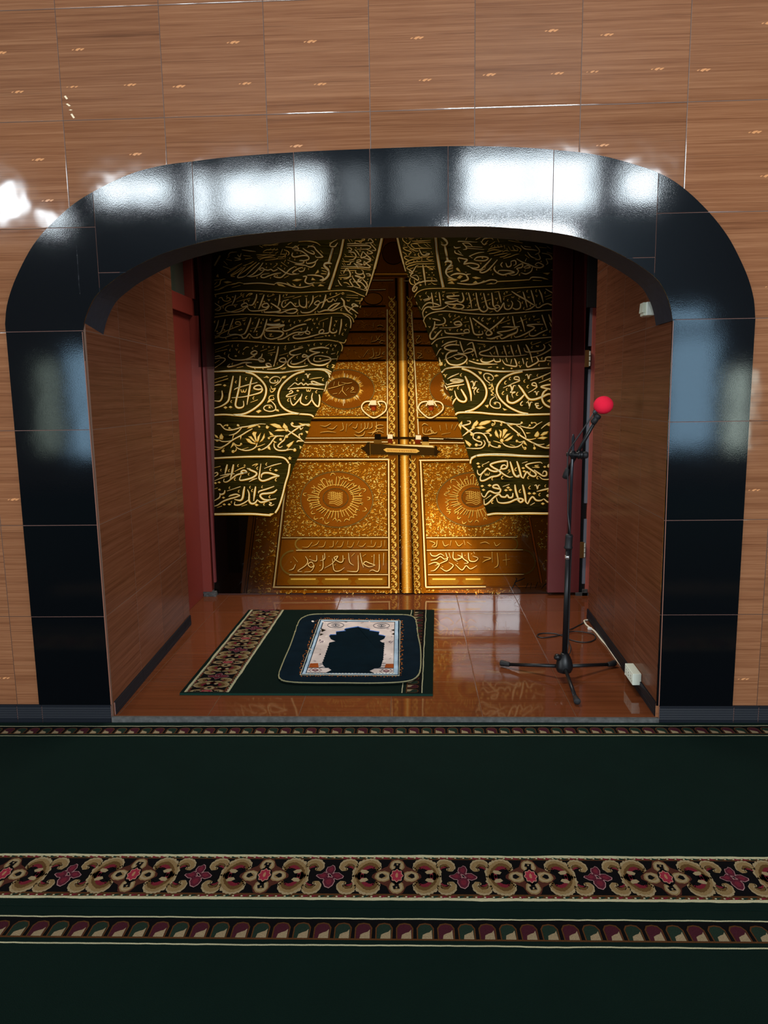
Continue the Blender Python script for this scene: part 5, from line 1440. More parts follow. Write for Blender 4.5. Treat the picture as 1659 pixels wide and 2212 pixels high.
pen(T, """b36 30,90 300,75 700,60 1100,58 1350,70 1450,110 1510,190; b38 1530,200 1500,400 1440,600 1380,850 1310,1060 1240,1180; b42 30,1205 400,1200 800,1200 1000,1215 1150,1225; p 1120,1190 1230,1185 1150,1240; s 1530,90,46
40 1325,442 1240,420 1120,385 1020,385 970,420 965,480; 38 1320,445 1200,470 1080,520 980,540 920,490 930,380 955,200; 22 1365,190 1200,230 1020,295
38 680,295 760,330 850,370 870,410 800,470 680,510 560,530 530,510 560,430; p 670,285 750,290 740,330 690,320; 22 880,490 800,515 720,560; 34 680,380 650,340 590,335 560,370 620,385 680,372 600,390 480,420 380,490 280,560 215,555 225,500; 20 640,265 540,300 430,355
44 410,215 395,290 375,400 345,500; 44 285,215 265,300 240,400; 26 430,400 290,410 140,440; 22 320,430 200,470 30,540; 16 150,250 30,280; 24 30,390 80,375 95,410 30,460; 18 780,240 830,215 890,205 835,255
c 1065,210,30 1145,315,34 1255,520,34 885,292,30 715,410,28 500,240,28 440,510,32 160,330,24 320,340,30; o 632,238,26; d 1255,330,42 125,570,36 50,585,36
40 1275,715 1200,770 1080,790 980,800 940,840 980,890 1040,918 1140,918 1260,895; 36 1140,920 1040,955 950,965 890,925; 28 1220,650 1080,700 920,750 910,790; 22 1120,965 1165,985 1120,1015 1165,1032 1220,1010
40 890,915 830,985 760,990 720,930 720,800 690,715; 44 850,655 830,780 810,940; 27 710,920 620,980 520,1020 430,1015 440,955; 44 630,655 610,760 590,880 540,930 430,910; 30 545,835 460,808 360,830 310,855; 30 540,835 440,870 330,900 200,950 100,1020 30,1045; 23 550,655 280,745
34 240,730 220,790 160,810 130,790; 28 140,800 130,870 30,935; 15 680,1010 570,1045; 15 180,1040 80,1075; 14 95,680 30,700; d 870,1020,44 325,1010,38 225,1010,38 130,715,34 210,875,36; c 980,665,26 1130,860,32 740,670,26 780,735,30 330,680,24 515,750,28 370,965,24 1020,1010,28""", 460, 980, 180 / 1659.0)
pen(T, """b24 100,300 60,370 20,440; 14 20,775 100,760 200,710 300,690 360,672 420,685; b15 420,690 640,680 850,700; 15 850,690 900,675 1000,690 1080,720 1200,740 1330,720 1380,690; b28 1650,200 1595,390; b30 1655,600 1595,770
22 1640,410 1560,410 1530,440 1590,510 1600,560 1560,620 1500,660; 12 1490,470 1560,490; 12 1505,510 1575,530; 12 1490,550 1570,560; 20 1300,570 1400,570 1500,590 1520,620 1470,640; 20 1240,590 1290,590 1270,660 1330,690 1400,670
p 1085,645 1150,620 1240,630 1160,655; p 1450,490 1465,530 1400,560; p 1370,600 1420,640 1350,640; p 1440,725 1480,690 1540,720; p 1380,690 1400,730 1360,715; 10 1350,680 1550,675; p 870,680 960,700 1010,735 900,715; p 1010,660 1070,700 1080,725 1030,700; p 1090,680 1150,715 1120,722; p 1180,720 1210,680 1212,722
14 20,740 90,700 110,640 170,620; p 140,665 200,650 270,665 190,685; 12 20,640 110,630; 14 20,700 60,660; p 40,590 70,550 80,600; 12 60,770 180,720 300,680; 10 260,740 380,710
16 890,490 870,500 830,512 800,490 760,502 710,490 680,470 640,490 670,505 712,495; 16 710,500 640,560 540,590 470,585; 16 690,400 640,470 560,550 480,590; 15 640,400 540,490 450,580; 16 450,580 390,600 340,590 450,450; 14 600,390 480,480 370,560; 14 300,590 250,580 340,530 430,460; 14 560,380 440,440; 14 240,570 400,460
18 890,465 960,510 1010,540 1090,560 1190,550; 17 1130,450 1060,490 1000,550 940,600 880,600 840,585 880,560; 16 940,540 860,550 770,580 700,605 660,590 690,560 780,545; 17 1240,460 1180,480 1110,520 1100,540 1160,555; 16 1270,465 1250,510 1200,520 1180,500
18 1100,260 1090,300 1130,320 1240,300 1310,310 1320,350 1260,370 1190,370 1240,370 1250,400 1180,410 1100,390 1030,360; 18 1310,300 1220,240 1120,230; 18 1240,200 1310,250 1390,280 1390,250 1350,230; 18 1310,170 1390,180 1420,220 1500,300 1510,320 1430,325 1410,300; 17 1450,350 1400,390 1300,410 1290,380; 17 1280,440 1350,460 1400,430 1420,380; 18 1130,420 1230,430 1300,440
14 1180,110 1300,100 1420,120 1480,160; 12 1300,190 1390,150; 15 1090,210 1140,170 1180,210 1100,212; 12 1480,230 1520,270; 14 640,165 690,190; 12 680,160 740,170; 14 700,150 800,155 930,120; 12 830,160 900,150; 14 1030,150 1090,120; 12 1000,180 1130,190 1190,150
16 400,220 500,235 590,245; 16 210,300 240,260 330,250; 16 340,290 370,320 390,270; 14 200,330 230,300; 16 300,330 380,350 300,370; 16 150,380 200,430; 14 180,350 260,370; 16 140,450 250,490; 14 200,540 330,460; 14 230,500 400,410; 12 420,440 540,400; 14 420,300 520,310; 12 440,350 540,330
10 690,250 750,220 900,220; 9 800,200 770,230; 9 850,200 820,235; 9 890,200 865,235; 11 960,210 930,290; 13 980,220 1030,240 1050,270 1030,300; 10 600,290 700,290 870,290; 9 610,320 760,290; 9 620,340 800,310 850,300; 10 690,260 800,260; 9 780,270 830,250; 9 860,270 900,250; 10 930,280 1010,280 1010,250; 10 900,320 960,320 1000,300 990,340; 9 640,360 720,330 860,330; 9 720,365 860,350 900,330; 9 860,350 980,340
c 740,465 795,610 610,605 1145,460 990,480 1320,485 890,575; 12 980,610 1050,575; 12 830,465 890,420; 12 1000,360 980,400; d 735,415 1240,480,10 1210,265,10 1160,265,10; v 800,420 880,415 940,445 1040,405; 14 940,390 1030,455; c 1060,340 1130,355""", 460, 505, 260 / 1659.0)
pen(T, """b58 1400,90 1365,250 1330,400; b52 1330,400 1280,590 1230,780; b36 1230,780 1160,1020; b24 1160,1020 1100,1200 1040,1380; b50 540,110 470,450 390,700 300,1000 220,1250; b48 300,320 250,500 215,630
26 410,200 360,270 330,290 250,280 240,240 300,180 420,120; 18 220,210 300,180; 42 280,670 200,650 130,660 110,710 190,790 210,860 180,950 90,1030 20,1050; 20 50,755 130,790; 20 50,820 160,850; 20 40,890 160,890; p 215,700 250,730 235,770
24 620,225 800,220 1080,235; 24 620,265 900,265 1080,265 1150,300 1080,340 830,350; 26 1130,200 1180,260 1260,350 1240,375 1170,370; 22 800,155 900,160 1010,140 1000,115 940,130; 22 860,160 930,195 950,170; 26 1090,160 1130,105 1200,190 1030,210; 16 640,120 690,195; 16 690,110 740,175
28 790,350 850,410 905,500; 26 1060,350 1140,390 1190,430 1100,450 1060,430; 32 970,400 930,530 1010,520 1060,490; 30 980,400 1060,480 1150,560 1110,570 950,530; 28 650,410 770,420 820,500 770,570 660,590; 18 560,510 700,510 900,530; 24 650,300 720,340 700,380 650,370
18 510,615 620,625 700,620; 26 620,690 690,680 700,640 780,605; 24 830,605 890,580 930,610 830,640 960,690 880,700 770,660; 30 1000,610 1000,700 1060,650 1150,600 1080,580; 30 1010,620 1080,690 1140,740 1080,760 880,740 490,735; 16 510,655 560,720; 16 550,650 590,710; 24 780,670 850,730 865,790
18 480,775 700,770 900,775 1140,820; 30 620,765 560,840 540,890; 32 620,770 680,860 690,940 620,1000 540,1010; 18 470,830 700,825 830,820; 28 810,820 820,880 900,910 970,890 980,840 940,810; 28 980,870 1010,960 960,990 800,940 880,945 930,970; 26 1040,900 1120,900 1140,940 1060,940
16 440,935 620,920; 18 430,985 600,975 720,960; 30 740,970 790,1050 850,1120 910,1190 870,1210 770,1180; 26 720,1010 680,1050 740,1150 750,1180 620,1180; 26 920,1000 860,1040 910,1060 950,1020; 30 970,1020 1050,1100 1070,1180 1000,1240; 28 750,1080 900,1080 980,1130 1050,1230 1040,1270 900,1230; 26 420,1035 460,1120 510,1170; 22 540,1095 620,1100 680,1150; 18 360,1170 440,1165
d 630,320,22 820,315,22 930,315,22 800,195,22 910,385,22 1080,415,26 740,870,24 740,950,22 480,1015,24 1190,585,18 1085,1020,18 1075,1075,18 1260,130,22; 16 1210,220 1260,270; 16 1180,490 1230,550; 16 560,450 610,500; 16 520,550 560,610; 16 700,440 750,490; 16 470,860 510,910; 14 1140,690 1200,700; 14 1100,790 1170,800""", 690, 505, 160 / 1659.0)
# right drape
pen(T, """b9 25,130 60,80 150,45 350,38 600,48 800,50 1000,40 1200,28 1400,18 1595,10; b11 120,388 140,340 200,300 300,280 400,280 550,298 700,310 850,315 1000,305 1200,288 1400,270 1595,258
16 205,85 215,150 225,230; 16 285,80 295,150 305,225; 12 120,160 180,140 160,115; 12 130,172 190,150 200,125; 14 300,225 260,205 180,190 130,220 100,270; 14 290,228 220,235 150,240 115,290 122,350; 14 190,240 230,260 320,250 380,215
16 500,115 430,120 370,125 400,145 490,150; 14 490,160 430,178 350,187 400,205 500,205 545,225 530,250 480,255 400,240 370,215; 8 430,215 460,220 430,240 475,240; 16 530,85 545,150 520,185 470,170; 8 490,80 360,90
16 595,85 615,160 630,250; 14 720,240 700,258 620,267 520,265; 16 675,85 690,180 715,260 760,285 795,260 790,230; 16 755,90 775,170 800,240 860,255 920,240; 16 840,85 850,160 860,225 900,250; 16 915,80 930,140 940,190; 12 870,225 900,215 925,235 890,250; 14 870,260 900,280 940,240 960,200 970,190
14 970,190 975,240 1000,260 1040,250 1060,200 1045,170; 14 1060,245 1100,260 1140,240 1140,190 1110,165; 16 1050,70 1120,115 1200,160 1260,200 1290,215; 14 1300,215 1250,250 1195,268; 16 1170,75 1190,140 1215,240; 16 1255,60 1275,130 1295,210; 16 1340,55 1365,110 1385,190; 16 1480,40 1500,100 1535,205; 13 1535,205 1480,215 1430,200 1380,215 1340,240 1310,235 1310,205; 13 1410,45 1470,80 1560,120 1595,140; 13 1565,45 1590,90
8 1050,100 960,130; 8 830,155 730,190; 8 1470,105 1400,130; 8 1490,128 1410,155; 8 1600,225 1550,240; 8 850,280 815,295; 8 1145,70 1105,85; 8 920,70 870,80
w 335,75,14 1235,130,14 1065,130,14; v 440,105 1000,80 890,150 1020,225 1315,120 1480,185 95,160 85,125; c 150,90 255,90 330,115 575,95 650,105 585,150 675,215 725,100 740,145 820,200 905,190 760,235 975,95 970,150 1010,165 1130,145 1165,190 1180,250 1250,220 1215,70 1310,65,15 1405,85 1545,85 1350,200 1570,160 1575,200; d 265,160 150,290 330,155; o 660,150 805,105 250,125; 10 600,200 640,160; 10 580,245 612,225 590,215; 9 45,180 55,210; 9 75,230 90,260""", 890, 615, S340)
pen(T, """b11 205,360 260,310 340,288 430,285 550,305 700,322 850,330 1000,325 1200,308 1400,290 1595,275; b9 120,110 135,140 150,180
14 330,75 350,105 340,140 280,155 230,150; 14 215,90 260,100 300,110; 15 240,120 235,170 215,215 190,255; 18 310,210 270,250 230,298 197,300 192,255 230,200 270,178; 14 530,155 500,120 450,130 460,155 522,150 500,170 420,185 290,187
14 345,210 360,240 440,250 540,245 600,240; 12 605,238 595,205 555,210 550,230 600,236; 16 610,75 630,150 645,220 660,250 700,260 745,250 740,220; 18 640,85 700,130 770,180 830,225 840,250 800,265 780,245 800,210; 18 975,75 920,130 860,180 800,220
14 1135,172 1080,178 1000,175 945,180; 14 1095,170 1100,188 1020,215 960,225 900,235 940,255 960,265; 16 950,265 900,280 840,300 785,295; 16 1060,65 1070,120 1090,200; 16 1115,190 1100,235 1020,270 950,300 925,280; 16 1145,75 1165,130 1190,225; 14 1385,150 1290,150 1215,160 1290,182 1230,230 1150,270 1090,285 1075,265; 16 1370,50 1390,110 1425,205; 14 1430,205 1350,240 1290,270 1240,265 1240,230; 16 1440,45 1465,110 1500,180; 12 1450,130 1480,180 1520,170 1530,120 1560,170 1600,175
8 600,120 540,130; 8 1035,100 930,140; 8 1210,90 1105,130; 8 1345,90 1285,105; 8 1595,35 1490,90; 8 1110,225 1000,265; 8 545,262 520,265; 8 1225,270 1185,290; 10 600,160 605,200; 10 1205,115 1210,140
v 190,90 400,70 795,145 705,180 245,235 400,210 1285,70 185,180; w 1020,140 1335,125; c 395,50 455,60 525,100 565,80 705,85 745,100,22 675,150 865,115 905,80 900,180 1015,75 865,210 710,230 315,260 480,215 565,165 1050,285 1240,95 1195,65 1370,195 1545,80 1500,115 1455,225 1495,245 1550,215; d 410,125 445,135 520,205,15 700,285 735,290 865,300 900,300 1150,215 360,160 330,165 1300,215; 9 790,95 830,85 800,110; 9 430,105 485,72; o 495,70 770,215; 9 280,50 320,45; 9 1395,250 1380,265 1420,262""", 890, 670, S340)
pen(T, """b13 310,385 360,350 450,330 550,330 680,345 800,365 950,375 1100,372 1300,355 1450,340 1600,328
16 475,55 380,75 310,115; 16 500,100 420,95 360,110 345,135 400,155 480,152; 16 480,160 400,172 360,212 365,260 400,300 480,310 550,285 580,240 550,205 470,200 400,230 340,252; 13 540,222 480,245 440,225; 16 505,60 525,130 545,180; 14 480,180 540,190 640,165 630,140 580,145 540,180; 18 640,75 660,150 685,235; 8 770,95 690,85; 12 640,70 610,80 580,100
14 870,110 800,150 720,175 720,200 800,215 950,220 1100,215 1210,200; 16 880,110 895,160 910,215; 16 965,105 980,160 1000,215; 16 1040,100 1055,160 1075,215; 16 1115,95 1130,150 1150,210; 14 820,175 850,215; 16 1200,95 1220,130 1250,200 1270,280; 14 1385,90 1400,120 1370,155 1280,170 1200,170 1180,130; 14 1440,90 1470,130 1420,170 1340,210 1270,230; 16 1535,60 1560,120 1590,190; 14 1520,160 1560,190 1595,215
16 600,265 700,295 800,300 900,300; 18 870,255 800,282 740,275 720,245; 16 990,235 1005,278; 14 860,240 880,275 930,270 925,240; 16 1080,240 1095,275 1100,322 1030,315 980,300 950,255; 15 1050,250 1040,300; 18 1165,240 1180,300; 15 1310,220 1330,270 1270,310 1220,330 1205,300 1215,270; 15 1330,270 1400,265 1410,235 1450,225 1505,240 1490,268 1420,262; 14 1595,240 1550,285 1500,295 1480,280
16 285,230 295,270 300,300; p 280,290 320,275 325,310 295,322; 12 310,140 290,150 255,215; 8 1360,65 1260,100; 8 1470,55 1400,85; 10 840,330 800,337
w 1325,110,16 840,125,16; v 765,115 640,205,16 325,190 1140,325,16; c 265,110 470,80 715,135 870,185 1025,180 1100,165 955,180 1260,80 1265,125 1490,75 1500,200 740,245 580,290 350,310 1130,285 1340,310 1440,300 1370,240 325,65; d 690,260,15 650,250 1215,245 900,335,15 960,345,15 1050,345,15 1325,185; o 1010,110 260,100 1520,110""", 890, 725, S340)
pen(T, """b20 80,85 130,40 230,20 380,18 520,35 650,60 800,72 950,68 1100,55 1300,35 1590,15; b24 250,605 290,580 400,575 550,580 700,595 900,605 1100,605 1300,600 1590,595
b26 330,35 430,70 530,140 600,220 635,310 620,400 560,480 470,540 370,570; b25 1080,70 950,100 850,150 780,230 760,310 790,390 850,460 930,520 1050,575 1150,595
30 370,130 400,200 420,270 440,350 445,435; 26 320,290 350,340 385,410 360,445 300,430 260,380 240,310; 22 260,400 230,440 215,480; 18 350,178 260,165 190,180 230,192 345,185 300,205 220,215 150,235 132,215; 18 360,230 260,245 170,260 140,280; 16 295,95 200,135 150,165; 14 120,240 140,280 150,300
14 480,240 460,280 510,270 480,310 490,360; 28 1030,240 1070,290 1110,350 1160,410 1230,415 1320,385 1400,350 1480,360 1590,365; 28 1100,360 1040,420 960,460 900,440 890,380 895,360; 26 1390,290 1340,330 1320,400 1350,470 1420,510 1500,505 1560,470 1590,430; 22 1480,235 1400,235 1310,262 1420,290 1500,305 1555,280 1550,230 1490,180; 20 1510,390 1510,440 1540,470
16 1435,80 1300,140 1175,185; 16 1590,90 1440,150 1280,215; 16 1045,182 1030,140 985,140 980,165 1045,182 960,220 840,275; 16 1260,258 1240,215 1205,215 1200,240 1258,258 1210,300 1150,335; 14 960,300 930,330 990,325 950,350 965,400; 14 1170,500 1160,530; 18 1280,465 1240,470 1250,495 1280,490 1250,510 1290,530 1330,505
v 125,125,24 480,220,38 1155,135,36 950,275,42 1255,340,30 1165,475,36; w 200,290,26; c 320,115,20 285,275,20 530,310,26 870,210,24 925,160,22 840,340,24 885,295,16 1015,350,24 1105,190,20 1145,260,22 1070,470,30 1265,120,16 1330,155,16 1495,85,16 1540,150,16 1155,440,18 205,390,18; d 1415,435,36 1430,185,30
14 680,220 620,170 600,120 630,95 690,110 720,150 700,180 650,168; p 525,65 580,75 572,105 550,105; p 720,130 760,105 790,125 750,138; 12 660,240 700,238 690,270 660,280 710,290; 12 700,215 720,290 690,310 720,340 690,360 730,370; 14 740,350 770,420; 14 740,380 690,420 680,480 730,520 800,520 800,470 760,450 720,460; p 830,520 895,545 850,555; p 610,490 665,480 650,525; s 740,465,24 660,150,22""", 940, 790, 290 / 1659.0)
pen(T, """b22 250,625 330,590 430,575 600,568 800,575 1000,590 1300,598 1580,600
24 90,140 150,185 220,240 280,275; 26 290,200 220,240 130,310; p 60,155 120,90 125,130 110,180 105,230; 20 120,160 180,150 235,130 235,100 195,95; p 260,170 290,120 335,80 360,120 330,165 280,180; p 350,150 390,105 480,85 548,85 520,120 450,150 370,165; p 300,190 400,165 470,195 380,212; B 280,190,26
22 545,88 600,92 680,105 770,130 850,140 930,145 990,125; 14 545,90 590,110 580,150 540,140; 14 660,105 690,130 680,155; p 700,105 790,120 850,165 770,150; 22 770,145 830,195 900,250 960,305 1040,355 1130,405 1220,435 1300,425; 22 1130,405 1220,450 1320,480 1420,475 1580,465; p 1320,460 1370,425 1420,425 1390,455
18 900,160 960,195 1000,250 1030,310 1040,350; p 1030,260 1110,265 1050,280; p 900,290 960,260 930,322; 16 950,165 1040,190 1130,195 1190,150 1270,105; 14 1190,150 1170,120 1120,120; 12 1060,185 1090,160; B 975,120,17 1120,122,15 1090,158,15 560,148,22 680,150,16
p 1150,310 1170,270 1205,235 1232,280 1215,320 1180,330; p 1235,300 1290,250 1360,240 1340,280 1270,310; p 1190,345 1270,315 1350,330 1290,362; 14 1180,345 1100,360 1040,350
p 605,215 583,260 600,310 650,345 640,290; p 645,210 690,240 690,300 670,350 655,310 668,260; p 705,215 745,200 778,225 750,260 720,310 690,352 700,290; p 825,265 760,280 720,330 700,362 752,335; p 858,295 830,350 770,385 718,382 780,340; B 690,375,28 260,285,26
18 690,400 740,445 820,470 910,465 970,430 1010,380; 14 570,380 640,400 690,420; 12 810,435 880,455; 14 1010,380 950,400 900,380; B 905,382,19 1022,487,23 1158,485,21 655,460,24 360,330,22 325,438,24 530,300,19; p 1010,370 1030,400 1055,450 1000,420; 14 980,440 1000,480 1030,490; 14 1150,430 1160,480
20 280,280 330,265 410,275 460,320 500,400 540,450 620,475 670,470; p 470,370 530,390 530,440 495,475 500,420; 19 290,280 280,340 340,380 400,400 390,440 330,440; 16 365,335 330,345; 18 430,370 450,420 400,480 300,490 180,485; p 155,360 210,390 260,430 230,470 180,420; 16 420,275 500,270 530,295; p 450,245 500,215 545,190 540,235 490,265
16 1255,205 1320,150 1390,115 1470,120 1540,160; p 1330,150 1390,125 1370,172; p 1420,210 1450,250 1500,290 1560,320 1480,310; p 1470,195 1510,240 1545,295 1520,270; p 1510,165 1580,170 1570,290 1545,220; 14 1395,320 1470,360 1490,400 1470,440; 14 1560,340 1570,400 1530,440""", 980, 895, 250 / 1659.0)
pen(T, """b30 115,190 125,130 160,95 220,65; b31 200,70 400,55 700,60 1000,75 1300,78 1570,75; b34 380,990 500,970 700,970 1000,965 1300,968 1570,965
30 700,155 640,150 520,170 430,205 470,250 560,300 640,360 720,400 780,395; 28 695,160 690,240 650,270 595,268 610,225 650,212 682,240; 28 600,275 520,312 440,300 380,265 330,310 270,365 230,340 225,290; 28 560,310 590,340 540,380 440,400 340,450 280,455 270,410 290,370
34 735,160 760,240 790,340 830,390 880,400; 34 840,155 865,230 890,320 910,390 940,420; 24 830,395 880,370 862,402; 28 940,425 970,360 1000,320 1050,370 1110,390 1140,360 1110,320 1010,250 980,215 1060,185 1200,170 1238,190; 26 1110,290 1180,340 1250,382 1300,370 1300,320 1260,310 1240,350; 28 1400,245 1330,240 1340,208 1390,203 1440,240 1420,290 1350,335 1430,330 1460,360 1420,400 1330,435 1240,430 1190,390
14 1180,215 1120,225 1190,250 1080,250; 18 410,160 310,210; 18 1005,160 920,185; 14 740,310 690,350; 16 1480,435 1410,460; 20 1570,320 1520,290 1470,245; 20 1570,330 1515,350; 20 1510,400 1540,450 1570,455
d 235,190,32 250,240,32 940,260,32 955,310,32 1275,240,30 1500,215,24 1550,215,24; w 385,355,38; c 310,220,22 460,430,24 615,410,30 825,280,30 1020,410,26 1165,410,28 1050,325,18 1450,190,24; o 720,300,24
28 580,585 540,525 480,530 470,560 540,580 585,590 570,640 500,650 420,620 380,650 340,710 300,690 290,650; 22 440,680 350,745; 28 780,650 770,710 720,720 690,680 660,710 600,705 560,670 480,720 400,800 340,830 330,780 330,740; 30 850,760 900,792 940,760 900,735 820,750 730,790 630,805 550,790 520,720; 34 810,520 820,600 845,690 880,770
34 930,520 950,600 970,700 980,780 1010,820; 28 1010,820 1050,740 1090,710 1140,760 1210,765 1260,740; 28 1260,740 1330,790 1390,750 1470,672 1390,665 1310,690 1380,720 1450,760 1570,765; 20 725,515 620,550; 26 1530,545 1380,570 1250,600 1150,625; 18 1430,600 1490,595 1460,635; 20 1120,800 1050,840; 26 1570,610 1520,660 1570,685
d 300,540,32 320,600,32 415,530,36 670,605,34 740,600,34 705,565,34 1035,655,34 1110,655,34 1245,815,34; c 460,790,30 890,620,30 1040,565,28 1195,675,26 1285,540,20 1325,620,18 1390,810,20; v 1160,555,42""", 1000, 975, 230 / 1659.0)
pen(T, """b30 60,40 75,200 100,380 130,540 150,640; b24 170,145 190,230 200,310; b12 800,570 1000,560 1180,548; b22 1530,150 1560,215 1590,280; 20 130,40 180,70 200,110 180,135 130,130; 12 150,60 190,100; p 120,85 150,110 130,125
20 170,345 210,330 250,345 240,380 195,420 185,470 220,510 280,540; 14 200,400 270,375; 14 195,430 270,400; 14 190,465 270,435; 20 240,500 290,480 350,475 410,485 430,500; 14 430,460 410,460; 20 360,570 410,560 450,540 430,490 480,480; p 300,415 320,400 345,425 360,460 320,440; p 490,520 540,510 610,530 540,542; p 200,550 260,530 330,545 290,562; p 200,595 260,560 290,600; p 310,530 350,490 390,505 350,540
16 320,590 400,600 480,605 560,595 640,575 720,550 790,560 780,590 730,600; p 500,590 540,560 570,590; p 580,590 640,555 670,575; p 660,605 730,585 760,600; 14 1180,550 1210,520 1280,520 1360,530; p 1290,510 1360,525 1420,550 1350,540; p 1380,510 1430,530 1470,545; 12 1220,555 1330,560; 14 1590,560 1500,520 1480,440 1440,430; p 1340,470 1430,465 1400,490; 14 1480,420 1590,450
17 730,295 690,340 640,390 590,430 510,420 490,410; 14 450,380 500,420; 17 800,310 730,390 680,440 620,465 590,450 650,420; 17 770,390 760,420 790,460 860,490 930,475 1000,460 930,440 820,440 810,470; 16 860,340 840,370 860,400; 16 900,350 920,395 960,380 960,330; 15 960,330 1010,320 1020,360 990,380; 14 1000,410 1060,370 1100,360 1090,400 1030,415 1050,440 1030,480 980,495 930,480; 14 1110,400 1160,380 1190,400 1140,410 1112,402; 14 1220,400 1200,450 1140,480 1080,465; 16 1030,300 1100,340 1180,370 1240,395 1310,405 1350,380 1290,345 1250,370 1280,382
16 400,340 440,310 400,300 330,290 350,340; 17 440,320 400,360 480,350 570,370 570,400 510,410 430,380; 16 520,310 560,280 640,275 690,290 650,320 560,320 520,312; 15 470,270 500,290; 14 460,270 560,230 640,220; 16 290,200 300,230 390,260; 14 330,200 370,240; 16 380,110 420,150 430,180 390,190; 14 390,110 460,115 500,150; 14 430,170 640,190; 14 420,150 620,160; 16 280,150 300,170 360,160; 14 330,100 350,90 560,100; 14 610,100 640,60 720,50 750,70; 14 600,90 640,130 680,110; 12 640,130 690,80; 14 420,75 440,40; 14 540,70 600,45; 12 700,135 770,95
14 1080,140 1130,180 1220,190 1280,200; 14 1120,150 1200,160; 14 1250,140 1290,180 1300,220 1250,250; 14 1290,240 1310,300 1250,310; 14 1160,220 1200,270 1270,300; 14 1330,230 1420,250 1450,300 1380,300; 14 1380,300 1400,350 1380,370; 12 1130,250 1180,290; 14 1390,150 1440,180; 12 1300,160 1390,170; 14 1390,220 1460,240; 12 930,80 1100,110; 12 980,60 1060,90; 12 800,60 820,100
10 690,190 740,170 870,150; 9 720,160 740,140; 9 765,140 770,170; 9 800,135 820,170; 9 840,130 850,165; 9 880,135 890,180; 10 930,150 960,200; 9 910,170 920,200; 10 680,210 760,190 840,200; 10 700,240 760,230 830,210 870,200; 10 760,260 860,240 920,230; 10 830,280 880,270 920,250 960,240; 10 870,295 960,270 1010,250 1060,240; 12 1000,140 1050,160 1080,190 1060,220; 10 980,150 1000,190 1030,200; 10 960,200 1040,200 1030,170; 9 860,220 900,200 940,210
c 745,485 905,495 1065,490 1270,425 655,400 1130,440; v 720,435 600,355; 14 1130,330 1150,290; d 620,290 1170,360 1320,330""", 930, 505, 300 / 1659.0)
pen(T, """b52 215,95 260,300 320,560; b44 320,560 380,780; b28 380,780 430,960; b58 1190,95 1230,430 1290,800 1340,1100 1400,1370; b46 1430,310 1460,480 1510,670; 28 1340,95 1430,150 1500,210 1490,270 1400,295 1340,270; p 1320,180 1360,210 1390,260 1340,250; 46 1440,720 1510,690 1590,710 1600,770 1520,860 1470,960 1490,1060 1560,1130; 24 1540,850 1650,820; 24 1500,920 1640,890; 24 1490,990 1640,960; p 1460,750 1480,780 1430,830; p 1480,1150 1560,1120 1650,1140; p 1490,1195 1560,1180 1640,1220; p 1500,1280 1550,1230 1620,1260
26 350,100 360,160 420,220 490,260 540,210 560,190; 18 440,185 470,180; 18 420,95 460,130; 20 490,100 560,120 640,110; 18 520,150 600,160; 24 600,190 800,185 1080,165; 24 560,270 700,235 1070,215; 26 560,270 600,330 660,365; 20 600,255 740,265 780,320 860,355; 24 520,400 700,380 900,370 1100,375; 22 470,290 600,400 700,440 770,440; 18 900,260 1020,345; 18 970,245 1070,325; 26 480,340 370,360 440,420 540,450 570,480 510,530 540,550; 20 350,465 430,510 460,560; 18 570,420 660,490
30 780,400 810,470 850,530 900,550 1000,540 1040,510 970,505 940,530; 26 780,490 750,520 790,590 860,640; 22 870,470 970,470; 26 520,570 420,580 400,620 480,670 560,680; 24 530,600 700,605 900,590 1140,585; 26 800,635 640,650 520,690 440,740 450,790 560,750 700,720 900,710 1160,705; 22 960,640 1060,590; 22 970,650 1050,680 1130,660; 22 700,770 900,770 1160,765; 24 460,870 500,830 640,790 700,770; 30 450,880 540,930 600,970 640,930 700,830 760,810; 20 540,900 640,870; 20 720,850 900,840 1180,840; 44 870,800 885,900 910,1080 940,1320; 22 940,800 1000,860 1130,910 1020,920; 18 1130,860 1190,915
28 520,960 540,1000 620,1000 570,1040 560,1090 640,1130 740,1190 760,1130 700,1060 600,1080; 26 550,1130 530,1200 570,1280 650,1310; 24 650,1180 660,1250 690,1280 800,1205; 36 1240,1205 960,1210 820,1240 700,1290 630,1370 610,1440 650,1480 710,1420 720,1360 670,1370 650,1430; 18 970,1130 1130,1110; 18 1150,1130 1230,1180; 18 1080,1240 1160,1290 1230,1300; 18 1010,1300 1080,1280
d 640,700,22 720,690,22 840,675,24 960,995,22 1110,995,22 1030,1050,24 1150,1055,22 810,1310,42 720,155,22 820,130,20 1090,470,20 1110,515,20; o 670,545,34 1100,1160,30; 14 670,970 730,960; 14 750,1010 820,1000; 14 780,1080 850,1080; 14 800,1160 850,1155; 14 380,270 430,270; 14 370,310 430,300; 14 420,720 470,710; 14 490,730 540,740; 14 480,1090 530,1110; 14 470,1030 490,1060""", 840, 505, 140 / 1659.0)
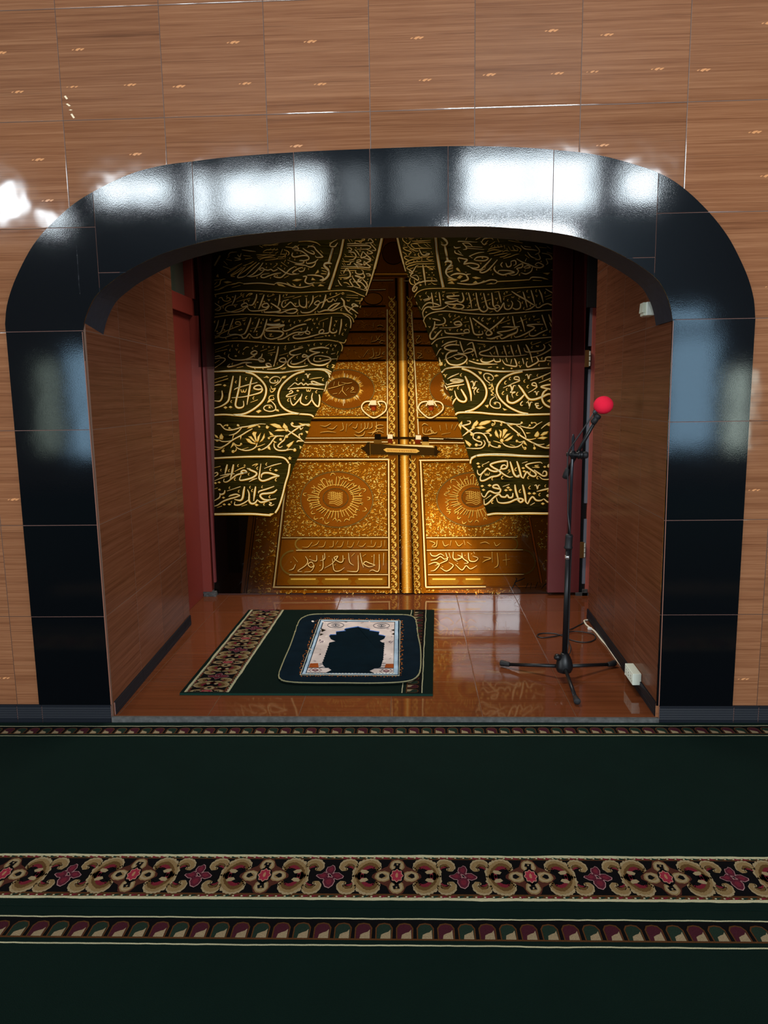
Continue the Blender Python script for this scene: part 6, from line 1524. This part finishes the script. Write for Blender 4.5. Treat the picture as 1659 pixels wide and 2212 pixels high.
# raised inscriptions on the door itself
E1, E2, E3, E0 = pc(120, 60, 6), pc(236, 176, 80), pc(255, 220, 150), GROOVE
def emboss(data, ox, oy, sc, ms=8): pen(D, data, ox, oy, sc, lay=11, msize=ms, base=E1, main=E2, hi=E3, sh=E0)
emboss("""10 1530,850 1527,960; 10 1490,860 1490,990 1470,1015 1430,1000 1400,1015; 10 1445,860 1442,960; 11 1455,958 1400,938 1370,925 1350,945 1400,972 1455,958; 10 1320,850 1332,920 1350,980; 10 1300,870 1300,1000 1260,1015 1200,1010; 10 1215,850 1225,930 1262,960; 11 1165,870 1165,920 1140,932 1100,910 1085,890 1120,878 1090,920 1060,950 1000,985; 10 1070,900 1085,1000 1130,1010 1180,980; 10 1000,850 1000,900 960,920; 10 985,870 985,980 950,1015; 10 930,870 925,920 860,905; 10 905,960 885,930 852,950 880,978 908,960 880,1010 820,1020; 10 830,880 850,920 830,960 760,1010 800,1015; 10 740,950 720,990 680,1005; 9 760,930 720,880; 8 1270,850 1240,880; 8 1370,860 1340,880; d 1425,880 1180,900 1095,955 1040,880 960,960 870,880 700,930
6 1540,735 1538,790; 6 1510,740 1505,790 1470,795; 6 1460,750 1440,790 1380,790; 6 1420,735 1420,770; 6 1370,760 1340,790 1300,785; 6 1310,740 1290,780; 6 1265,750 1240,795 1200,790; 6 1210,740 1205,780; 6 1170,745 1150,790 1110,795; 6 1120,740 1100,775; 6 1080,740 1075,790 1040,795; 6 1010,745 990,790 940,795; 6 950,740 930,770 880,790; 6 890,750 850,795 800,795""", 460, 990, 400 / 1659.0)
emboss("""11 385,880 400,905 440,910 480,890 515,910; 11 390,950 440,940 480,915 520,940 560,920; 11 370,990 430,970 470,990 430,1040 390,1050; 11 530,880 545,940 520,960 430,1000; 11 600,870 600,930 640,960; 11 560,880 575,930; 11 640,900 680,920 640,940 610,935; 11 680,880 690,930 740,970 700,980; 11 740,880 750,950 800,960 830,930 780,910; 11 480,1020 540,1050 600,1000 560,970; 11 620,990 680,1040 720,1000 760,1030 820,1000; 10 790,870 800,890; d 450,985 500,1010 640,980 710,905 770,890; 9 960,870 965,970; 9 1010,880 1015,990 980,1020; 9 880,920 950,930 900,950 870,970; 9 1090,890 1095,1000; 9 1060,950 1130,940
8 380,770 430,790 400,820; 8 450,765 440,820 400,825; 8 500,770 520,815 560,800; 8 580,765 570,815; 8 620,770 650,815 690,790; 8 700,765 710,810; 8 730,780 770,810; 7 850,790 900,780 940,800; 7 980,780 1000,815 1040,790""", 840, 990, 385 / 1659.0)
emboss("""8 770,720 720,715 680,735 720,760 775,745; 8 690,680 690,760 640,800 590,800; 8 640,690 640,740 600,760; 8 600,690 590,750 560,760; 8 560,690 560,750 500,800 450,790; 8 520,700 520,760; 8 480,700 460,750 420,740; 8 770,800 720,780 660,800 640,830; 8 560,790 540,830 480,840 440,820; 7 360,700 350,790; 7 310,690 320,760 280,780; 7 250,720 200,760 140,750; 7 180,700 120,730 60,720; 7 60,800 150,790 240,800; 6 420,690 380,730; d 760,770 700,800 620,800
9 1200,720 1230,700 1270,720; 9 1210,740 1215,810 1270,820 1330,800 1290,770 1260,790; 9 1300,740 1310,800 1360,805 1370,790; 8 1250,750 1240,800; 7 1400,720 1410,780; 7 1470,700 1480,770; 7 1540,710 1530,760; 7 1600,700 1560,770; 7 1420,820 1520,800
7 150,310 230,290 300,270; 7 220,230 210,280; 7 270,230 270,270 340,260; 7 420,240 360,250 300,240; 8 440,300 420,290 410,310 440,310 400,340; 8 320,280 310,330 360,390; 7 400,350 460,350; 7 250,360 200,370; 7 300,330 270,370; 7 380,300 350,330""", 680, 780, 320 / 1659.0, 6)
emboss("""9 770,1730 740,1740 730,1760 770,1760; 9 700,1700 690,1770 640,1790; 9 660,1740 640,1740 650,1770; 9 590,1670 600,1790 520,1830; 9 740,1800 650,1820 560,1830; 9 520,1700 450,1800; 9 770,1570 720,1560 690,1590 740,1605; 9 700,1490 640,1560 560,1580; 9 640,1490 660,1540 700,1545; 8 580,1500 560,1590; 8 750,1350 700,1330 650,1345; 8 720,1390 640,1390; 8 600,1300 600,1370; 8 1240,1500 1290,1490 1240,1560 1260,1600 1320,1570; 8 1250,1740 1320,1760 1260,1820 1350,1810; d 1295,1530 1310,1720 700,1690 730,1480""", 720, 510, 240 / 1659.0, 9)
# faint pen mark at the lower right corner of the print
pen(D, """9 260,300 290,325 200,520 150,610; 9 480,310 400,350 240,430 370,590; 8 560,430 500,560; 8 640,430 610,580; 8 790,410 730,560; 8 1040,420 990,580; 8 1040,430 960,470 880,570; 8 1170,440 1110,580; 8 1390,270 1240,590 1280,620; 8 1200,330 1240,340""", 1090, 1220, 150 / 1659.0, lay=20, base=(0.006, 0.008, 0.009, 1), main=(0.030, 0.036, 0.04, 1), hi=(0.03, 0.036, 0.04, 1), sh=(0.001, 0.001, 0.001, 1))
BD.build('backing_sheet', M_PRINT, mural)
D.build('door_print', M_PRINT, mural)
C.build('drape_print', M_PRINT, mural)
T.build('calligraphy', M_PRINT, mural)

# ------------------------------------------------------------------ thin darkening sheet added to darken the upper mural
k = NT('thin darkening sheet')
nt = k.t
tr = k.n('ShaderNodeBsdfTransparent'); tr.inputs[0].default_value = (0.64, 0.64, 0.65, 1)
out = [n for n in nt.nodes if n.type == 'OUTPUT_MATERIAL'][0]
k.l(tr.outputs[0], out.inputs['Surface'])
M_DARKEN = k.m
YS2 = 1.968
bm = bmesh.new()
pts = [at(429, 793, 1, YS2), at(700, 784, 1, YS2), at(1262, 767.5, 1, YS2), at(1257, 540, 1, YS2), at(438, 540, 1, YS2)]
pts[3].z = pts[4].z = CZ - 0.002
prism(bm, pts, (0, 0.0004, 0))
o = obj('darkening_sheet', bm, M_DARKEN)
tag(o, 'added translucent sheet that darkens the top of the mural', 'sheet')
